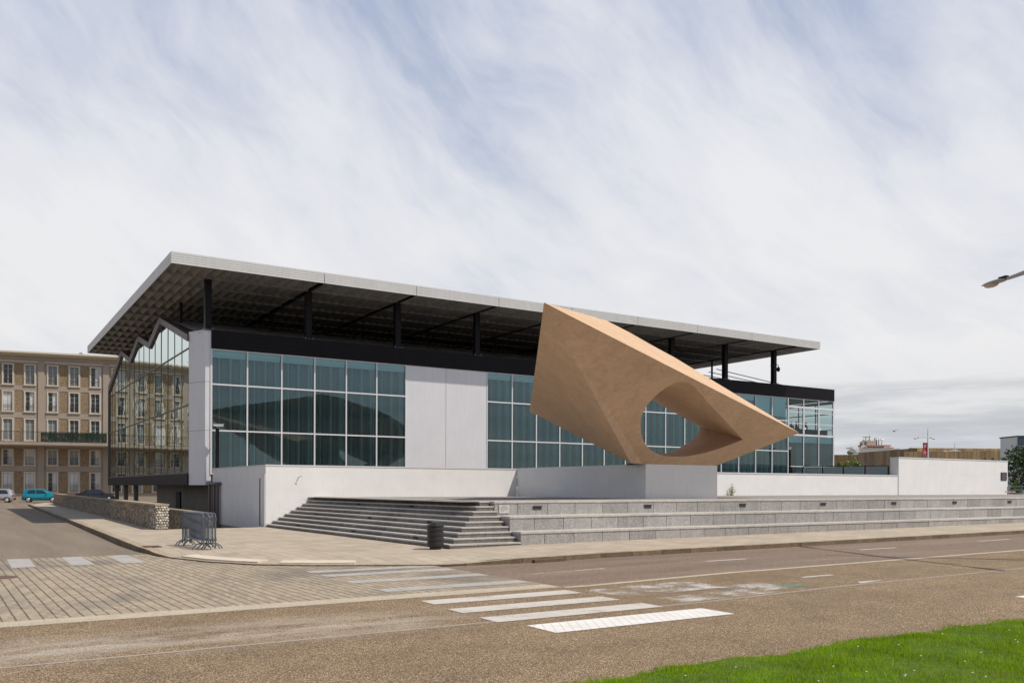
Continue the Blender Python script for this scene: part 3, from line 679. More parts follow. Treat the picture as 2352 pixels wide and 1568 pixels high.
# ------------------------------------------------------------------ concrete sculpture
KS = .90
def front(x, y, off=0.0):
    r = ray(x, y); n = Vector((0,1,KS)); return CAM + r*((-20.9 + KS*2.92 - off - n.dot(CAM))/n.dot(r))
def cr3(x, y): return ((1800+x/3.92)*.7965, (1050+y/3.92)*.7965)
def sculpture():
    A, T, Br, Bm = front(1249.6,694.6), front(1836.4,993.8), front(1475.4,1064.6), front(1646,1067.6)
    Br.z = Bm.z = 2.90
    Lb = onv(1216.3,944.1,-16.4); Bl = Vector((12.5,-21.3,2.90))
    rim = [front(*cr3(*q)) for q in [(1345,850),(1290,793),(1240,740),(1170,665),(1100,590),(1025,512),(950,435),(895,372),(850,320),(805,270),(762,228),(725,203),(685,191),(650,191),(620,198),(560,216),(510,240),(460,272),(420,300),(380,333),(340,369),(310,400),(270,448),(240,491),(215,535),(198,580),(188,640),(186,700),(190,762),(205,830),(225,878),(252,920),(284,952),(325,985),(370,1008),(412,1024),(460,1035),(520,1041),(580,1042),(640,1042),(700,1038),(775,1029),(850,1015),(925,997),(1000,975),(1075,951),(1150,925),(1250,888)]]
    bk = [(865,712),(726,634),(588,556),(449,478),(310,400),(235,358),(180,338),(135,352),(95,430),(75,540),(78,660),(100,760),(135,850),(190,930),(260,985),(350,1012),(440,1010),(530,995),(620,945),(690,908),(750,870),(790,838),(820,800),(846,756)]
    bk = [onv(*cr3(*q), -18.75) for q in bk]
    def resample(P, m):
        P = P + [P[0]]; d = [0]
        for a, c in zip(P, P[1:]): d.append(d[-1]+(c-a).length)
        out = []
        for k in range(m):
            s = d[-1]*k/m; j = max(i for i in range(len(d)) if d[i] <= s + 1e-9); j = min(j, len(P)-2)
            out.append(P[j].lerp(P[j+1], (s-d[j])/max(1e-6, d[j+1]-d[j])))
        return out
    # both rims start at the pointed corner; split each at the far end so the upper and lower reveals line up
    m = 56
    def two(P, split): 
        up = P[:split+1]; lo = P[split:] + [P[0]]
        def rs(Q, k):
            d = [0]
            for a, c in zip(Q, Q[1:]): d.append(d[-1]+(c-a).length)
            return [Q[min(len(Q)-2, max(i for i in range(len(d)) if d[i] <= s+1e-9))].lerp(Q[min(len(Q)-2, max(i for i in range(len(d)) if d[i] <= s+1e-9))+1], (s-d[min(len(Q)-2, max(i for i in range(len(d)) if d[i] <= s+1e-9))])/max(1e-6, d[min(len(Q)-2, max(i for i in range(len(d)) if d[i] <= s+1e-9))+1]-d[min(len(Q)-2, max(i for i in range(len(d)) if d[i] <= s+1e-9))])) for s in [d[-1]*q/k for q in range(k)]]
        return rs(up, m//2) + rs(lo, m//2)
    F = two(rim, 26); Bk = two(bk, 9)
    Q = [Vector(p) for p in [(13.17,-18.75,9.50),(15.0,-18.3,9.17),(16.46,-18.2,8.72),(17.94,-18.15,8.27),(19.14,-18.2,7.80)]]
    Q += [onv(1700,911.5,-18.7), onv(1762,948.5,-19.6), onv(1805,975,-20.9)]
    B1, B2 = Vector((13.75,-19.3,2.90)), Vector((17.9,-18.6,2.90))
    b = MB()
    b.poly([A,Br,Bm,T], [F])                               # front with the eye
    for i in range(m): b.quad(F[i],F[(i+1)%m],Bk[(i+1)%m],Bk[i])
    n = len(Q); b.add([A,T]+Q, [(0,1,2)] + [(1,i+3,i+2) for i in range(n-1)])   # sunlit top: one plane to the peak, then a fan
    # left faces
    b.add([A,Lb,Bl,Br],[(0,1,2),(0,2,3)])
    # underside
    b.add([Br,Bl,B1,B2,Bm],[(0,1,2),(0,2,3),(0,3,4)]); b.add([Bm,B2,T],[(0,1,2)])
    # back, with the far opening: tessellate in x/z
    out = Q + [T,B2,B1,Bl,Lb,A]
    tr = tessellate_polygon([[Vector((p.x,p.z,0)) for p in out],[Vector((p.x,p.z,0)) for p in Bk]])
    b.add(out+Bk, [tuple(x) for x in tr])
    o = b.build('sculpture','tan_concrete'); tag(o, 'large angular tan concrete sculpture pierced by an eye shaped opening, leaning over the white plinth', 'sculpture')
    bm = bmesh.new(); bm.from_mesh(o.data); bmesh.ops.remove_doubles(bm, verts=bm.verts, dist=.002); bmesh.ops.recalc_face_normals(bm, faces=bm.faces)
    dr = (Br-A).normalized(); onr = lambda v: ((v.co-A)-dr*(v.co-A).dot(dr)).length < .02
    for e in bm.edges: e.smooth = e.calc_face_angle(0) < math.radians(24) and not (onr(e.verts[0]) and onr(e.verts[1]))
    for f in bm.faces: f.smooth = True
    bm.to_mesh(o.data); bm.free()
sculpture()
# ------------------------------------------------------------------ museum
BAY = 1.989; NB = 27; UL = BAY*NB; ZT0, ZT1 = 9.58, 10.60; ZR0, ZR1 = 13.46, 14.07
mus = thing('museum', 'long glass and steel museum under a wide flat louvred roof, behind the sculpture', 'museum', (0,0,0))
# roof: fascia boards, soffit of tilted blades, beams
RU0, RU1, RV0, RV1 = -2.63, 48.75, -2.51, 33.65
b = MB(); b.box(RU0+.06,RU1-.06,RV0+.06,RV1-.06,ZR0+.50,ZR1-.03); roof = b.build('roof','aluminium',mus)
JU = [RU0, 5.65, 11.47, 17.3, 23.1, 28.92, 34.74, 40.58, RU1]
for a, c in zip(JU, JU[1:]):
    b = MB(); g = .035
    for k in range(5):
        z0 = ZR0 + .122*k; b.box(a+(g/2 if a > RU0 else 0),c-(g/2 if c < RU1 else 0),RV0,RV0+.055,z0+(.014 if k else 0),z0+.122)
    b.build('fascia_panel','aluminium',roof)
for a, c in zip([RV0+.056,5,12.5,20,27], [5,12.5,20,27,RV1-.056]):
    for side, x0 in (('l',RU0),('r',RU1-.055)):
        b = MB()
        for k in range(5): z0 = ZR0+.122*k; b.box(x0,x0+.055,a+.012,c-.012,z0+(.014 if k else 0),z0+.122)
        b.build('fascia_panel','aluminium',roof)
b = MB(); b.box(RU0,RU1,RV1-.055,RV1,ZR0,ZR1); b.build('fascia_panel','aluminium',roof)
b = MB(); PU = .53; nb = int((RU1-RU0-.15)/PU); vr = [RV0+.07] + [.03+2.6*k for k in range(13)] + [RV1-.07]
for a, c in zip(vr, vr[1:]):
    for k in range(nb):
        u = RU0+.1+PU*k; jz = random.uniform(-.015,.015)
        pr = [(u-.03,ZR0+.26+jz),(u+.15,ZR0+.235+jz),(u+.33,ZR0+.15+jz),(u+.49,ZR0+.01+jz)]
        for (p,q) in zip(pr,pr[1:]): b.quad((p[0],a+.05,p[1]),(q[0],a+.05,q[1]),(q[0],c-.05,q[1]),(p[0],c-.05,p[1]))
        pass
b.build('soffit','soffit_metal',roof)
b = MB()
for v in vr[1:-1]: b.box(RU0+.07,RU1-.07,v-.045,v+.045,ZR0+.0,ZR0+.42)
b.build('purlins','soffit_metal',roof)
CU = [-.17, 5.62, 11.40, 17.18, 22.97, 28.77, 34.56, 40.36, 46.13]
for u in CU[1:]:
    b = MB(); b.box(u-.07,u+.07,RV0+.3,RV1-.3,ZR0-.03,ZR0+.01); b.box(u-.02,u+.02,RV0+.3,RV1-.3,ZR0+.011,ZR0+.3); b.build('beam','dark_steel',roof)
for u in CU:
    b = MB(); b.box(u-.17,u+.17,-.02,.30,ZT1-.02,ZR0-.03); b.box(u-.175,u-.14,-.035,.315,ZT1,ZR0-.03); b.box(u+.14,u+.175,-.035,.315,ZT1,ZR0-.03)
    c = b.build('column','dark_steel',mus)
    b = MB(); b.box(u-.28,u+.28,-.12,.38,ZT1,ZT1+.03)
    for (x,y) in ((-.23,-.07),(.23,-.07),(-.23,.33),(.23,.33)): b.lathe((u+x,y,ZT1+.03),[(.03,0),(.03,.09),(.02,.10)],6)
    b.build('base_plate','galvanised',c)
    b = MB(); b.tube([(u,7.3,11.2),(u,7.3,ZR0-.03)],.09,8); b.build('strut','dark_steel',mus)
    b = MB(); b.tube([(u,15.4,11.2),(u,15.4,ZR0-.03)],.09,8); b.build('strut','dark_steel',mus)
# black cladding band over the front glazing
b = MB()
for k in range(4): b.box(0,UL+.06,-.10,.28,ZT0+.03+.245*k,ZT0+.03+.245*(k+1)-.012)
b.box(0,UL+.06,-.085,.26,ZT0,ZT1-.006); b.build('fascia_band','black_cladding',mus)
b = MB(); b.box(-.02,UL+.08,-.13,.30,ZT1-.012,ZT1+.015); b.build('band_capping','dark_steel',mus)
# saw-tooth sheds behind the band
US0, SHU = -.9, 41.0
TOP = [(1.35,10.47),(9.9,12.86),(13.75,11.75),(18.03,12.86),(21.8,11.72),(26.1,12.86),(33.36,10.62)]
def ztop(v): return interp(v, [p[0] for p in TOP], [p[1] for p in TOP])
b = MB(); P = [(.32,10.5)] + TOP[1:]
for (p,q) in zip(P,P[1:]):
    b.quad((US0+.3,p[0],p[1]-.06),(SHU-(q[1]-p[1] if q[1]>p[1] else 0)*0,p[0],p[1]-.06),(SHU,q[0],q[1]-.06),(US0+.3,q[0],q[1]-.06))
b.poly([(SHU,v,z-.06) for v,z in P]+[(SHU,33.36,2.0),(SHU,.32,2.0)]); b.build('shed_roof','slate',mus)
b = MB(); b.box(SHU,UL,.30,33.3,9.9,10.30); b.build('flat_roof','slate',mus)
b = MB()
for k in range(4): b.tube([(40.5,1.2+.9*k,11.6-.12*k),(50.5,1.2+.9*k,10.62)],.035,6)
b.build('roof_rail','galvanised',mus)
# front glazing, bay by bay
def front_bay(k):
    u0, u1 = BAY*k+.001, BAY*(k+1)-.001; cafe = k >= 24; zlo = 2.55
    fb = MB(); w = .038
    fb.box(u0,u0+w,-.06,.06,zlo,ZT0); fb.box(u1-w,u1,-.06,.06,zlo,ZT0)
    bars = [(ZT0-.06,ZT0),(7.56,7.64),(4.97,5.05),(zlo,zlo+.07)] if not cafe else [(ZT0-.06,ZT0),(8.76,8.92),(7.39,7.46),(6.36,6.52),(3.70,3.77),(zlo,zlo+.07)]
    for (a,c) in bars: fb.box(u0+w,u1-w,-.05,.05,a,c)
    if cafe: 
        for (a,c) in ((8.38,8.44),): fb.box(u0+w,u1-w,-.045,.045,a,c)
        for x in (u0+w,u1-w-.05): fb.box(x,x+.05,-.072,.045,6.53,8.75)
    o = fb.build('window','white_paint',mus)
    zs = sorted([c for a,c in bars]+[a for a,c in bars])[1:-1]
    for a, c in zip(zs[0::2], zs[1::2]):
        p = MB(); j = [random.uniform(-.004,.004) for _ in range(4)]
        p.quad((u0+w,.01+j[0],a),(u1-w,.01+j[1],a),(u1-w,.01+j[2],c),(u0+w,.01+j[3],c))
        pn = p.build('pane','glass_clear' if cafe and a > 6.3 else 'glass_teal',o)
    q = MB()
    if not cafe: q.box(u0+.06,u1-.06,.09,.13,ZT0-.34,ZT0-.07); q.box(u0+.06,u1-.06,.14,.16,ZT0-.46,ZT0-.34)
    elif k == 24: q.box(u0+.06,u1-.06,.09,.11,5.78,6.34)
    else: q.box(u0+.06,u1-.06,.09,.11,5.80,6.34)
    if k in (22,23): q.box(u0+.06,u1-.06,.165,.18,7.95,ZT0-.34)
    q.build('blind','blind',o)
    if not cafe or True:
        ztop_, z0_ = (9.2,2.6) if not cafe else (6.2,2.6)
        if not cafe:
            s = MB()
            for m in range(3):
                a, c = u0+BAY*m/3+.05, u0+BAY*(m+1)/3-.02; s.box(a,c,.62,.66,z0_,ztop_)
            s.build('screen','screen_grey',o)
            s = MB()
            for x,hw_ in ((.25,.014),(.56,.018),(.60,.010),(.86,.016),(.90,.012),(.955,.020)): s.box(u0+BAY*x-hw_,u0+BAY*x+hw_,.26,.60,z0_,ztop_)
            s.build('screen_fins','fin_pale',o)
        else:
            s = MB(); s.box(u0+.3,u0+1.0,1.0,1.06,z0_,5.7); s.build('screen','screen_grey',o)
    if k in (25,26):
        x = 49.97 if k == 25 else 51.94; s = MB(); s.quad((x-.19,-.004,7.10),(x,-.004,6.90),(x+.19,-.004,7.10)); s.build('sticker','sticker',o)
    return o
for k in range(NB):
    if k in (6,7,8): continue
    front_bay(k)
for (a,c) in ((BAY*6,14.83),(14.83,BAY*9)):
    b = MB(); b.box(a+.03,c-.03,-.03,.10,2.55,ZT0-.03)
    o = b.build('wall_panel','panel_metal',mus); s = MB(); s.box(a+.001,a+.028,-.055,.08,2.55,ZT0-.02); s.box(c-.028,c-.001,-.055,.08,2.55,ZT0-.02); s.box(a+.03,c-.03,-.05,.08,ZT0-.028,ZT0); s.build('panel_edge','white_paint',o)
b = MB(); b.box(UL+.002,UL+.10,-.06,33.3,2.5,6.36); b.box(UL+.002,UL+.10,11.2,33.3,6.361,ZT0); b.box(UL+.002,UL+.10,-.06,11.199,ZT0-.25,ZT0); b.build('end_wall','aluminium',mus)
b = MB()
for v in (-.06,1.85,3.75,5.65,7.55,9.45): b.box(UL+.002,UL+.10,v,v+.09,6.361,ZT0-.251)
b.box(UL+.012,UL+.09,.031,11.15,8.42,8.50); b.box(UL+.012,UL+.09,.031,11.15,7.0,7.06); ef = b.build('end_window','white_paint',mus)
b = MB(); b.quad((UL+.05,0,6.4),(UL+.05,11.1,6.4),(UL+.05,11.1,ZT0-.26),(UL+.05,0,ZT0-.26)); b.build('pane','glass_clear',ef)
# corner: chamfered metal panel, narrow return
b = MB(); b.hexa([(-.92,1.36,1.95),(-.33,.0,1.95),(-.01,.0,1.95),(-.01,1.36,1.95)],[(-.92,1.36,10.56),(-.33,.0,10.56),(-.01,.0,10.56),(-.01,1.36,10.56)])
cp = b.build('corner_panel','panel_metal',mus)
b = MB()
for z in (5.0,7.72): b.hexa([(-.925,1.35,z),(-.335,-.004,z),(-.005,-.006,z),(-.005,1.35,z)],[(-.925,1.35,z+.012),(-.335,-.004,z+.012),(-.005,-.006,z+.012),(-.005,1.35,z+.012)])
b.build('panel_joint','dark_steel',cp)
b = MB(); b.hexa([(-.94,1.36,10.56),(-.34,-.02,10.56),(-.0,-.02,10.56),(-.0,1.36,10.56)],[(-.94,1.36,10.62),(-.34,-.02,10.62),(-.0,-.02,10.62),(-.0,1.36,10.62)]); b.build('panel_capping','white_paint',cp)
b = MB(); b.box(-.06,-.001,-.055,-.003,2.55,ZT0); b.build('panel_edge','white_paint',cp)
# left side glazing
b = MB()
def off(P, d): return [(v, z-d) for v, z in P]
INN = [(1.35,10.08),(9.6,12.38),(13.45,11.27),(17.75,12.40),(21.5,11.24),(25.85,12.42),(33.1,10.1)]
for (p,q,r,s) in zip(TOP,TOP[1:],INN[1:],INN):
    b.hexa([(-1.02,p[0],p[1]),(-1.02,q[0],q[1]),(-1.02,r[0],r[1]),(-1.02,s[0],s[1])],[(-.55,p[0],p[1]),(-.55,q[0],q[1]),(-.55,r[0],r[1]),(-.55,s[0],s[1])])
gw = b.build('side_frame','brown_frame',mus)
def zin(v): return interp(v, [p[0] for p in INN], [p[1] for p in INN])
b = MB(); b.box(-1.0,-.4,1.36,33.4,1.95,2.60); b.build('spandrel','black_cladding',mus)
MV = [1.38,3.32,5.41,7.46,9.65,11.77,13.94,16.1,18.1,20.2,22.25,24.3,26.4,28.2,30.0,31.7,33.3]
b = MB()
for v in MV: b.box(-.925,-.86,v-.021,v+.021,2.6,zin(v)-.0)
b.box(-.935,-.86,1.4,33.3,6.47,6.55); b.box(-.935,-.86,1.4,33.3,9.68,9.76); b.box(-.96,-.86,1.4,33.3,2.6,2.68); b.box(-1.01,-.5,33.3,33.42,1.95,10.62)
b.build('side_mullions','brown_frame',gw)
for a, c in zip(MV, MV[1:]):
    for lo, hi in ((2.68,6.46),(6.56,9.66),(9.78,None)):
        br = [a+.03] + [p[0] for p in INN if a+.05 < p[0] < c-.05] + [c-.03]
        pts = [(a+.03,lo),(c-.03,lo)] + ([(v,zin(v)) for v in reversed(br)] if hi is None else [(c-.03,hi),(a+.03,hi)])
        if hi is None and min(z for _,z in pts[2:]) < lo+.05: continue
        p = MB(); ja, jb, jc = random.uniform(-.0022,.0022), random.uniform(-.0022,.0022), random.uniform(-.002,.002)
        p.poly([(-.90+ja*(v-a)/2+jb*(z-lo)/3+jc,v,z) for v,z in pts]); p.build('side_pane','glass_side',gw)
# structure inside
b = MB(); b.box(-.38,UL-.1,.9,33,2.3,2.55); b.build('floor','interior_floor',mus)
b = MB(); b.box(1.6,47.4,1.4,1.5,2.56,10.2); b.box(1.4,1.6,1.4,33,2.56,9.0); b.box(47.5,47.6,1.0,9.5,2.56,9.6); b.build('inner_wall','interior',mus)
b = MB(); b.box(47.62,UL-.05,.3,12,6.22,6.36); b.box(47.62,UL-.05,.3,12,9.62,9.8); b.build('upper_floor','interior_floor',mus)
b = MB(); b.box(47.62,UL-.05,11.0,11.2,2.56,6.2); b.box(47.62,UL,11.0,11.15,6.36,7.1); b.box(47.62,UL,11.0,11.15,9.3,9.6)
for u in (47.7,49.6,51.4,52.6,53.5): b.box(u,u+.22,11.01,11.14,7.1,9.3)
b.box(50.6,50.9,2.9,3.1,6.36,9.6); b.box(47.7,53.6,6.9,7.1,8.55,8.75); b.box(49.0,49.2,6.9,7.1,6.4,8.55); b.box(51.5,51.8,6.9,7.1,6.4,8.55); b.build('rear_wall','interior',mus)
b = MB(); b.tube([(50.4,3.0,8.1),(50.4,3.0,9.6)],.012,5); b.lathe((50.4,3.0,7.75),[(.10,0),(.12,.1),(.05,.36)],10); b.build('pendant_lamp','white_paint',mus)
b = MB(); b.tube([(52.7,2.4,8.1),(52.7,2.4,9.6)],.012,5); b.lathe((52.7,2.4,7.75),[(.10,0),(.12,.1),(.05,.36)],10); b.build('pendant_lamp','white_paint',mus)
b = MB(); b.box(47.75,53.4,.35,.55,6.37,7.0); b.build('bench_back','wood_dark',mus)
# undercroft below the left side
b = MB(); b.box(.95,1.2,.2,21.5,-1.6,2.29); b.box(-.4,UL-.1,.3,33,2.1,2.29); b.box(.02,1.2,-.3,.19,-1.6,2.28); b.build('undercroft','dark_concrete',mus)
b = MB(); b.box(.86,.949,12.6,14.0,-1.2,1.5); b.build('door','dark_steel',mus)
for v in (22.5,27.5,32.5): b = MB(); b.box(-.55,-.25,v-.15,v+.15,-1.6,2.09); b.build('undercroft_post','dark_concrete',mus)

b = MB()
for (v,u,r) in ((-.55,-.16,.10),(-1.05,-.14,.07),(-1.6,-.16,.10),(-2.1,-.15,.08)): b.box(u-r,u+r,v-r,v+r,-1.5,1.98)
b.box(-.34,-.01,-2.35,-.36,1.98,2.10); b.build('service_pipes','brown_frame',mus)
# floor under: ramp and retaining sides
b = MB(); b.quad((-4.2,-10.2,-.02),(0,-10.2,-.02),(0,-4,-.9),(-4.2,-4,-.9)); b.quad((-4.2,-4,-.9),(1.2,-4,-.9),(1.2,22,-1.0),(-4.2,22,-1.0)); b.quad((-4.2,22,-1.0),(1.2,22,-1.0),(1.2,33,-.1),(-4.2,33,-.1))
b.quad((-.02,-10.25,-1.6),(-.02,30,-1.6),(-.02,30,-.16),(-.02,-10.25,-.16)); b.quad((1.2,-4,-.9),(1.2,30,-.9),(1.2,30,-1.6),(1.2,-4,-1.6))
struct(b.build('ramp','terrace_paving'))
# ------------------------------------------------------------------ pebble-faced walls
def pebble_wall(label, x0, y0, x1, y1, z0, z1, w, stones):
    t = thing('pebble_wall', label, 'wall', (x0,y0,0)); d = Vector((x1-x0,y1-y0,0)).normalized(); n = Vector((d.y,-d.x,0))
    P = [Vector((x0,y0,0))-n*w/2, Vector((x0,y0,0))+n*w/2, Vector((x1,y1,0))+n*w/2, Vector((x1,y1,0))-n*w/2]
    b = MB(); b.hexa([(p.x,p.y,z0) for p in P],[(p.x,p.y,z1-.07) for p in P]); b.build('wall','pebble_wall',t)
    P2 = [P[0]-n*.03-d*.03, P[1]+n*.03-d*.03, P[2]+n*.03, P[3]-n*.03]
    b = MB(); b.hexa([(p.x,p.y,z1-.07) for p in P2],[(p.x,p.y,z1) for p in P2]); b.build('coping','kerb_stone',t)
    if stones:
        b = MB()
        for zi in range(9):
            k = 5; 
            for m in range(k):
                a = (m+.5+(.3 if zi%2 else -.1))/k - .5; z = .06+zi*.112+random.uniform(-.015,.015); s = random.uniform(.045,.065)
                c = P[0].lerp(P[1], min(.97,max(.03,a+.5)))-d*random.uniform(0,.02); b.ball((c.x,c.y,z),(s*random.uniform(.85,1.1),s*.8,s*random.uniform(.9,1.1)),8,5)
        for s2 in range(70):                               # and along the first metre of the street side
            f = random.uniform(0,1.6); z = random.uniform(.05,.98); c = P[0]+d*f; s = random.uniform(.035,.055); b.ball((c.x,c.y,z),(s*.5,s,s*.85),7,5)
        b.build('pebbles','pebble_stone',t,smooth=True)
pebble_wall('low pebble faced wall with a flat coping along the side street pavement', -4.46,-10.3,-3.45,53.5,-.2,1.10,.52,True)
pebble_wall('dark pebble faced wall of the ramp, half hidden behind the crowd barriers', -2.35,-9.5,-2.2,14,-1.2,.68,.3,False)
# ------------------------------------------------------------------ apartment block across the far street
apt = thing('apartment_block', 'tan apartment block with tall framed windows and a long balcony, beyond the parked cars', 'apartment building', (-2.485,84.81,0), math.radians(-11.4))
S0, S1, PB = -32.54, 23.88, 8.06
def lb_(b, name, mat, parent=apt): return b.build(name, mat, parent, local=True)
FLOORS = [(1.05,3.85),(4.72,6.97),(8.02,11.13),(12.0,14.87),(15.66,18.5)]
b = MB(); b.box(S0,S1,.25,11,-.2,19.9); b.box(S0,S1,.0,.25,18.55,19.9); b.box(S0,S1,.0,.25,-.2,.95)
for (a,c) in zip(FLOORS,FLOORS[1:]): b.box(S0,S1,.0,.25,a[1]+.05,c[0]-.05)
k = S0
while k < S1+.1:
    b.box(k-.55,k+.55,.0,.25,-.2,18.6); b.box(k-.38,k+.38,-.16,.0,-.2,18.9); k += PB
lb_(b,'wall','render_tan')
b = MB(); b.box(S0-.4,S1+.4,-1.15,11,19.85,20.07); b.box(S0-.2,S1+.2,-.35,.0,19.62,19.9); b.box(S0,S1,-.12,0,18.75,18.9); lb_(b,'cornice','window_white')
for s_, w in ((4.34,.9),(9.2,.8),(-14.0,1.0),(-19.5,1.1)):
    b = MB(); b.box(s_-w/2,s_+w/2,2.0,3.0,20.12,20.35); b.hexa([(s_-w/2,2,20.35),(s_+w/2,2,20.35),(s_+w/2,3,20.35),(s_-w/2,3,20.35)],[(s_-.12,2.4,20.8),(s_+.12,2.4,20.8),(s_+.12,2.6,20.8),(s_-.12,2.6,20.8)]); lb_(b,'roof_vent','dark_concrete')
b = MB(); b.box(-20.6,-19.0,3,4.6,20.12,22.0); lb_(b,'chimney','dark_concrete')
b = MB(); b.box(S0,S1,-2.9,0,7.40,7.76); b.box(S0,S1,-2.75,0,7.28,7.40); lb_(b,'balcony','render_tan')
YB = -2.84; b = MB(); b.box(S0,S1,YB-.025,YB+.025,9.13,9.19); b.box(S0,S1,YB-.015,YB+.015,7.84,7.88); x = S0
while x < S1: b.box(x-.011,x+.011,YB-.011,YB+.011,7.76,9.13); x += .155
x = S0
while x < S1: b.box(x-.03,x+.03,YB-.035,YB+.035,7.76,9.20); x += 2.015
lb_(b,'balcony_railing','iron')
b = MB(); b.box(.0,8.05,YB+.03,YB+.04,7.82,9.08); lb_(b,'balcony_screen','balcony_screen')
for (fx) in (1.2,3.4,3.9,5.5,6.1):
    b = MB(); b.ball((fx,-2.5,8.75),(.35,.18,.5),7,5); lb_(b,'balcony_plant','leaf_dark')
def apt_window(s, f, kind, rail):
    z0, z1 = FLOORS[f]; b = MB(); hw = .70; t = .15
    b.box(s-hw,s-hw+t,-.10,.20,z0,z1); b.box(s+hw-t,s+hw,-.10,.20,z0,z1); b.box(s-hw+t,s+hw-t,-.10,.20,z1-t,z1); b.box(s-hw-.06,s+hw+.06,-.15,.20,z0-.09,z0+.05)
    o = lb_(b,'window','window_white')
    i0, i1, y = s-hw+t+.001, s+hw-t-.001, .10
    b = MB(); b.box(i0,i0+.06,y,y+.06,z0+.06,z1-t); b.box(i1-.06,i1,y,y+.06,z0+.06,z1-t); b.box(s-.05,s+.05,y-.005,y+.06,z0+.06,z1-t); b.box(i0+.06,i1-.06,y,y+.055,z0+.06,z0+.2)
    for q in range(1,4):
        z = lerp(z0+.2,z1-t,q/4); b.box(i0+.061,s-.051,y+.01,y+.05,z-.016,z+.016); b.box(s+.051,i1-.061,y+.01,y+.05,z-.016,z+.016)
    fr = lb_(b,'casement','muntin',o)
    def pane(a, c, mat, d=0): 
        p = MB(); j = random.uniform(-.012,.012); k2 = random.uniform(-.01,.01); p.quad((a,y+.03+d+j,z0+.05),(c,y+.03+d-j,z0+.05),(c,y+.03+d-j+k2,z1-t),(a,y+.03+d+j+k2,z1-t)); lb_(p,'pane',mat,o)
    if kind == 'curtain': pane(i0,i1,'curtain',-.012)
    elif kind == 'half': pane(i0,s,'dark_pane'); pane(s,i1,'curtain',-.0)
    elif kind == 'open': pane(i0,i1,'dark_pane',.06)
    elif kind == 'dark': pane(i0,i1,'dark_pane')
    else: pane(i0,i1,'grey_pane')
    if rail:
        b = MB(); h = z0+1.12; b.box(i0,i1,-.03,-.005,h-.03,h); b.box(i0,i1,-.03,-.005,z0+.14,z0+.165); b.box(i0,i1,-.028,-.007,h-.22,h-.2)
        for q in range(8): x = lerp(i0+.05,i1-.05,q/7); b.box(x-.010,x+.010,-.028,-.007,z0+.165,h-.22)
        lb_(b,'railing','iron',o)
SEEN = {4:{-4.42:'dark',-1.69:'grey',1.06:'grey',3.75:'grey',6.38:'half'},3:{-4.42:'curtain',-1.69:'half',1.06:'half',3.75:'dark',6.38:'open'},
        2:{-4.42:'grey',-1.69:'grey',1.06:'grey',3.75:'dark',6.38:'dark'},1:{-4.42:'half',-1.69:'curtain',1.06:'grey',3.75:'grey',6.38:'half'},0:{-4.42:'curtain',-1.69:'curtain',1.06:'half',3.75:'curtain',6.38:'half'}}
k = S0
while k < S1-1:
    for f in range(5):
        z0, z1 = FLOORS[f]
        cs = [k+1.38,k+4.05,k+6.68]
        for s_ in cs:
            kd = min(SEEN[f].items(), key=lambda q: abs(q[0]-s_)); kd = kd[1] if abs(kd[0]-s_) < .6 else random.choice(['grey','grey','dark','half','curtain'])
            apt_window(s_, f, kd, f != 2)
            b_side = .70
        for a, c in ((cs[0]+.72,cs[1]-.72),(cs[1]+.72,cs[2]-.72)):
            b = MB(); b.box(a+.10,c-.10,.04,.25,z0-.03,z1+.03); b.box(a,a+.10,-.02,.25,z0-.05,z1+.05); b.box(c-.10,c,-.02,.25,z0-.05,z1+.05)
            b.mi = [0]*6+[1]*12; b.build('pebble_panel',['pebble_panel','render_tan'],apt,local=True)
        b = MB(); b.box(k+.55,cs[0]-.702,.0,.25,z0-.05,z1+.05); b.box(cs[2]+.702,k+PB-.55,.0,.25,z0-.05,z1+.05); b.build('wall_reveal','render_tan',apt,local=True)
    k += PB
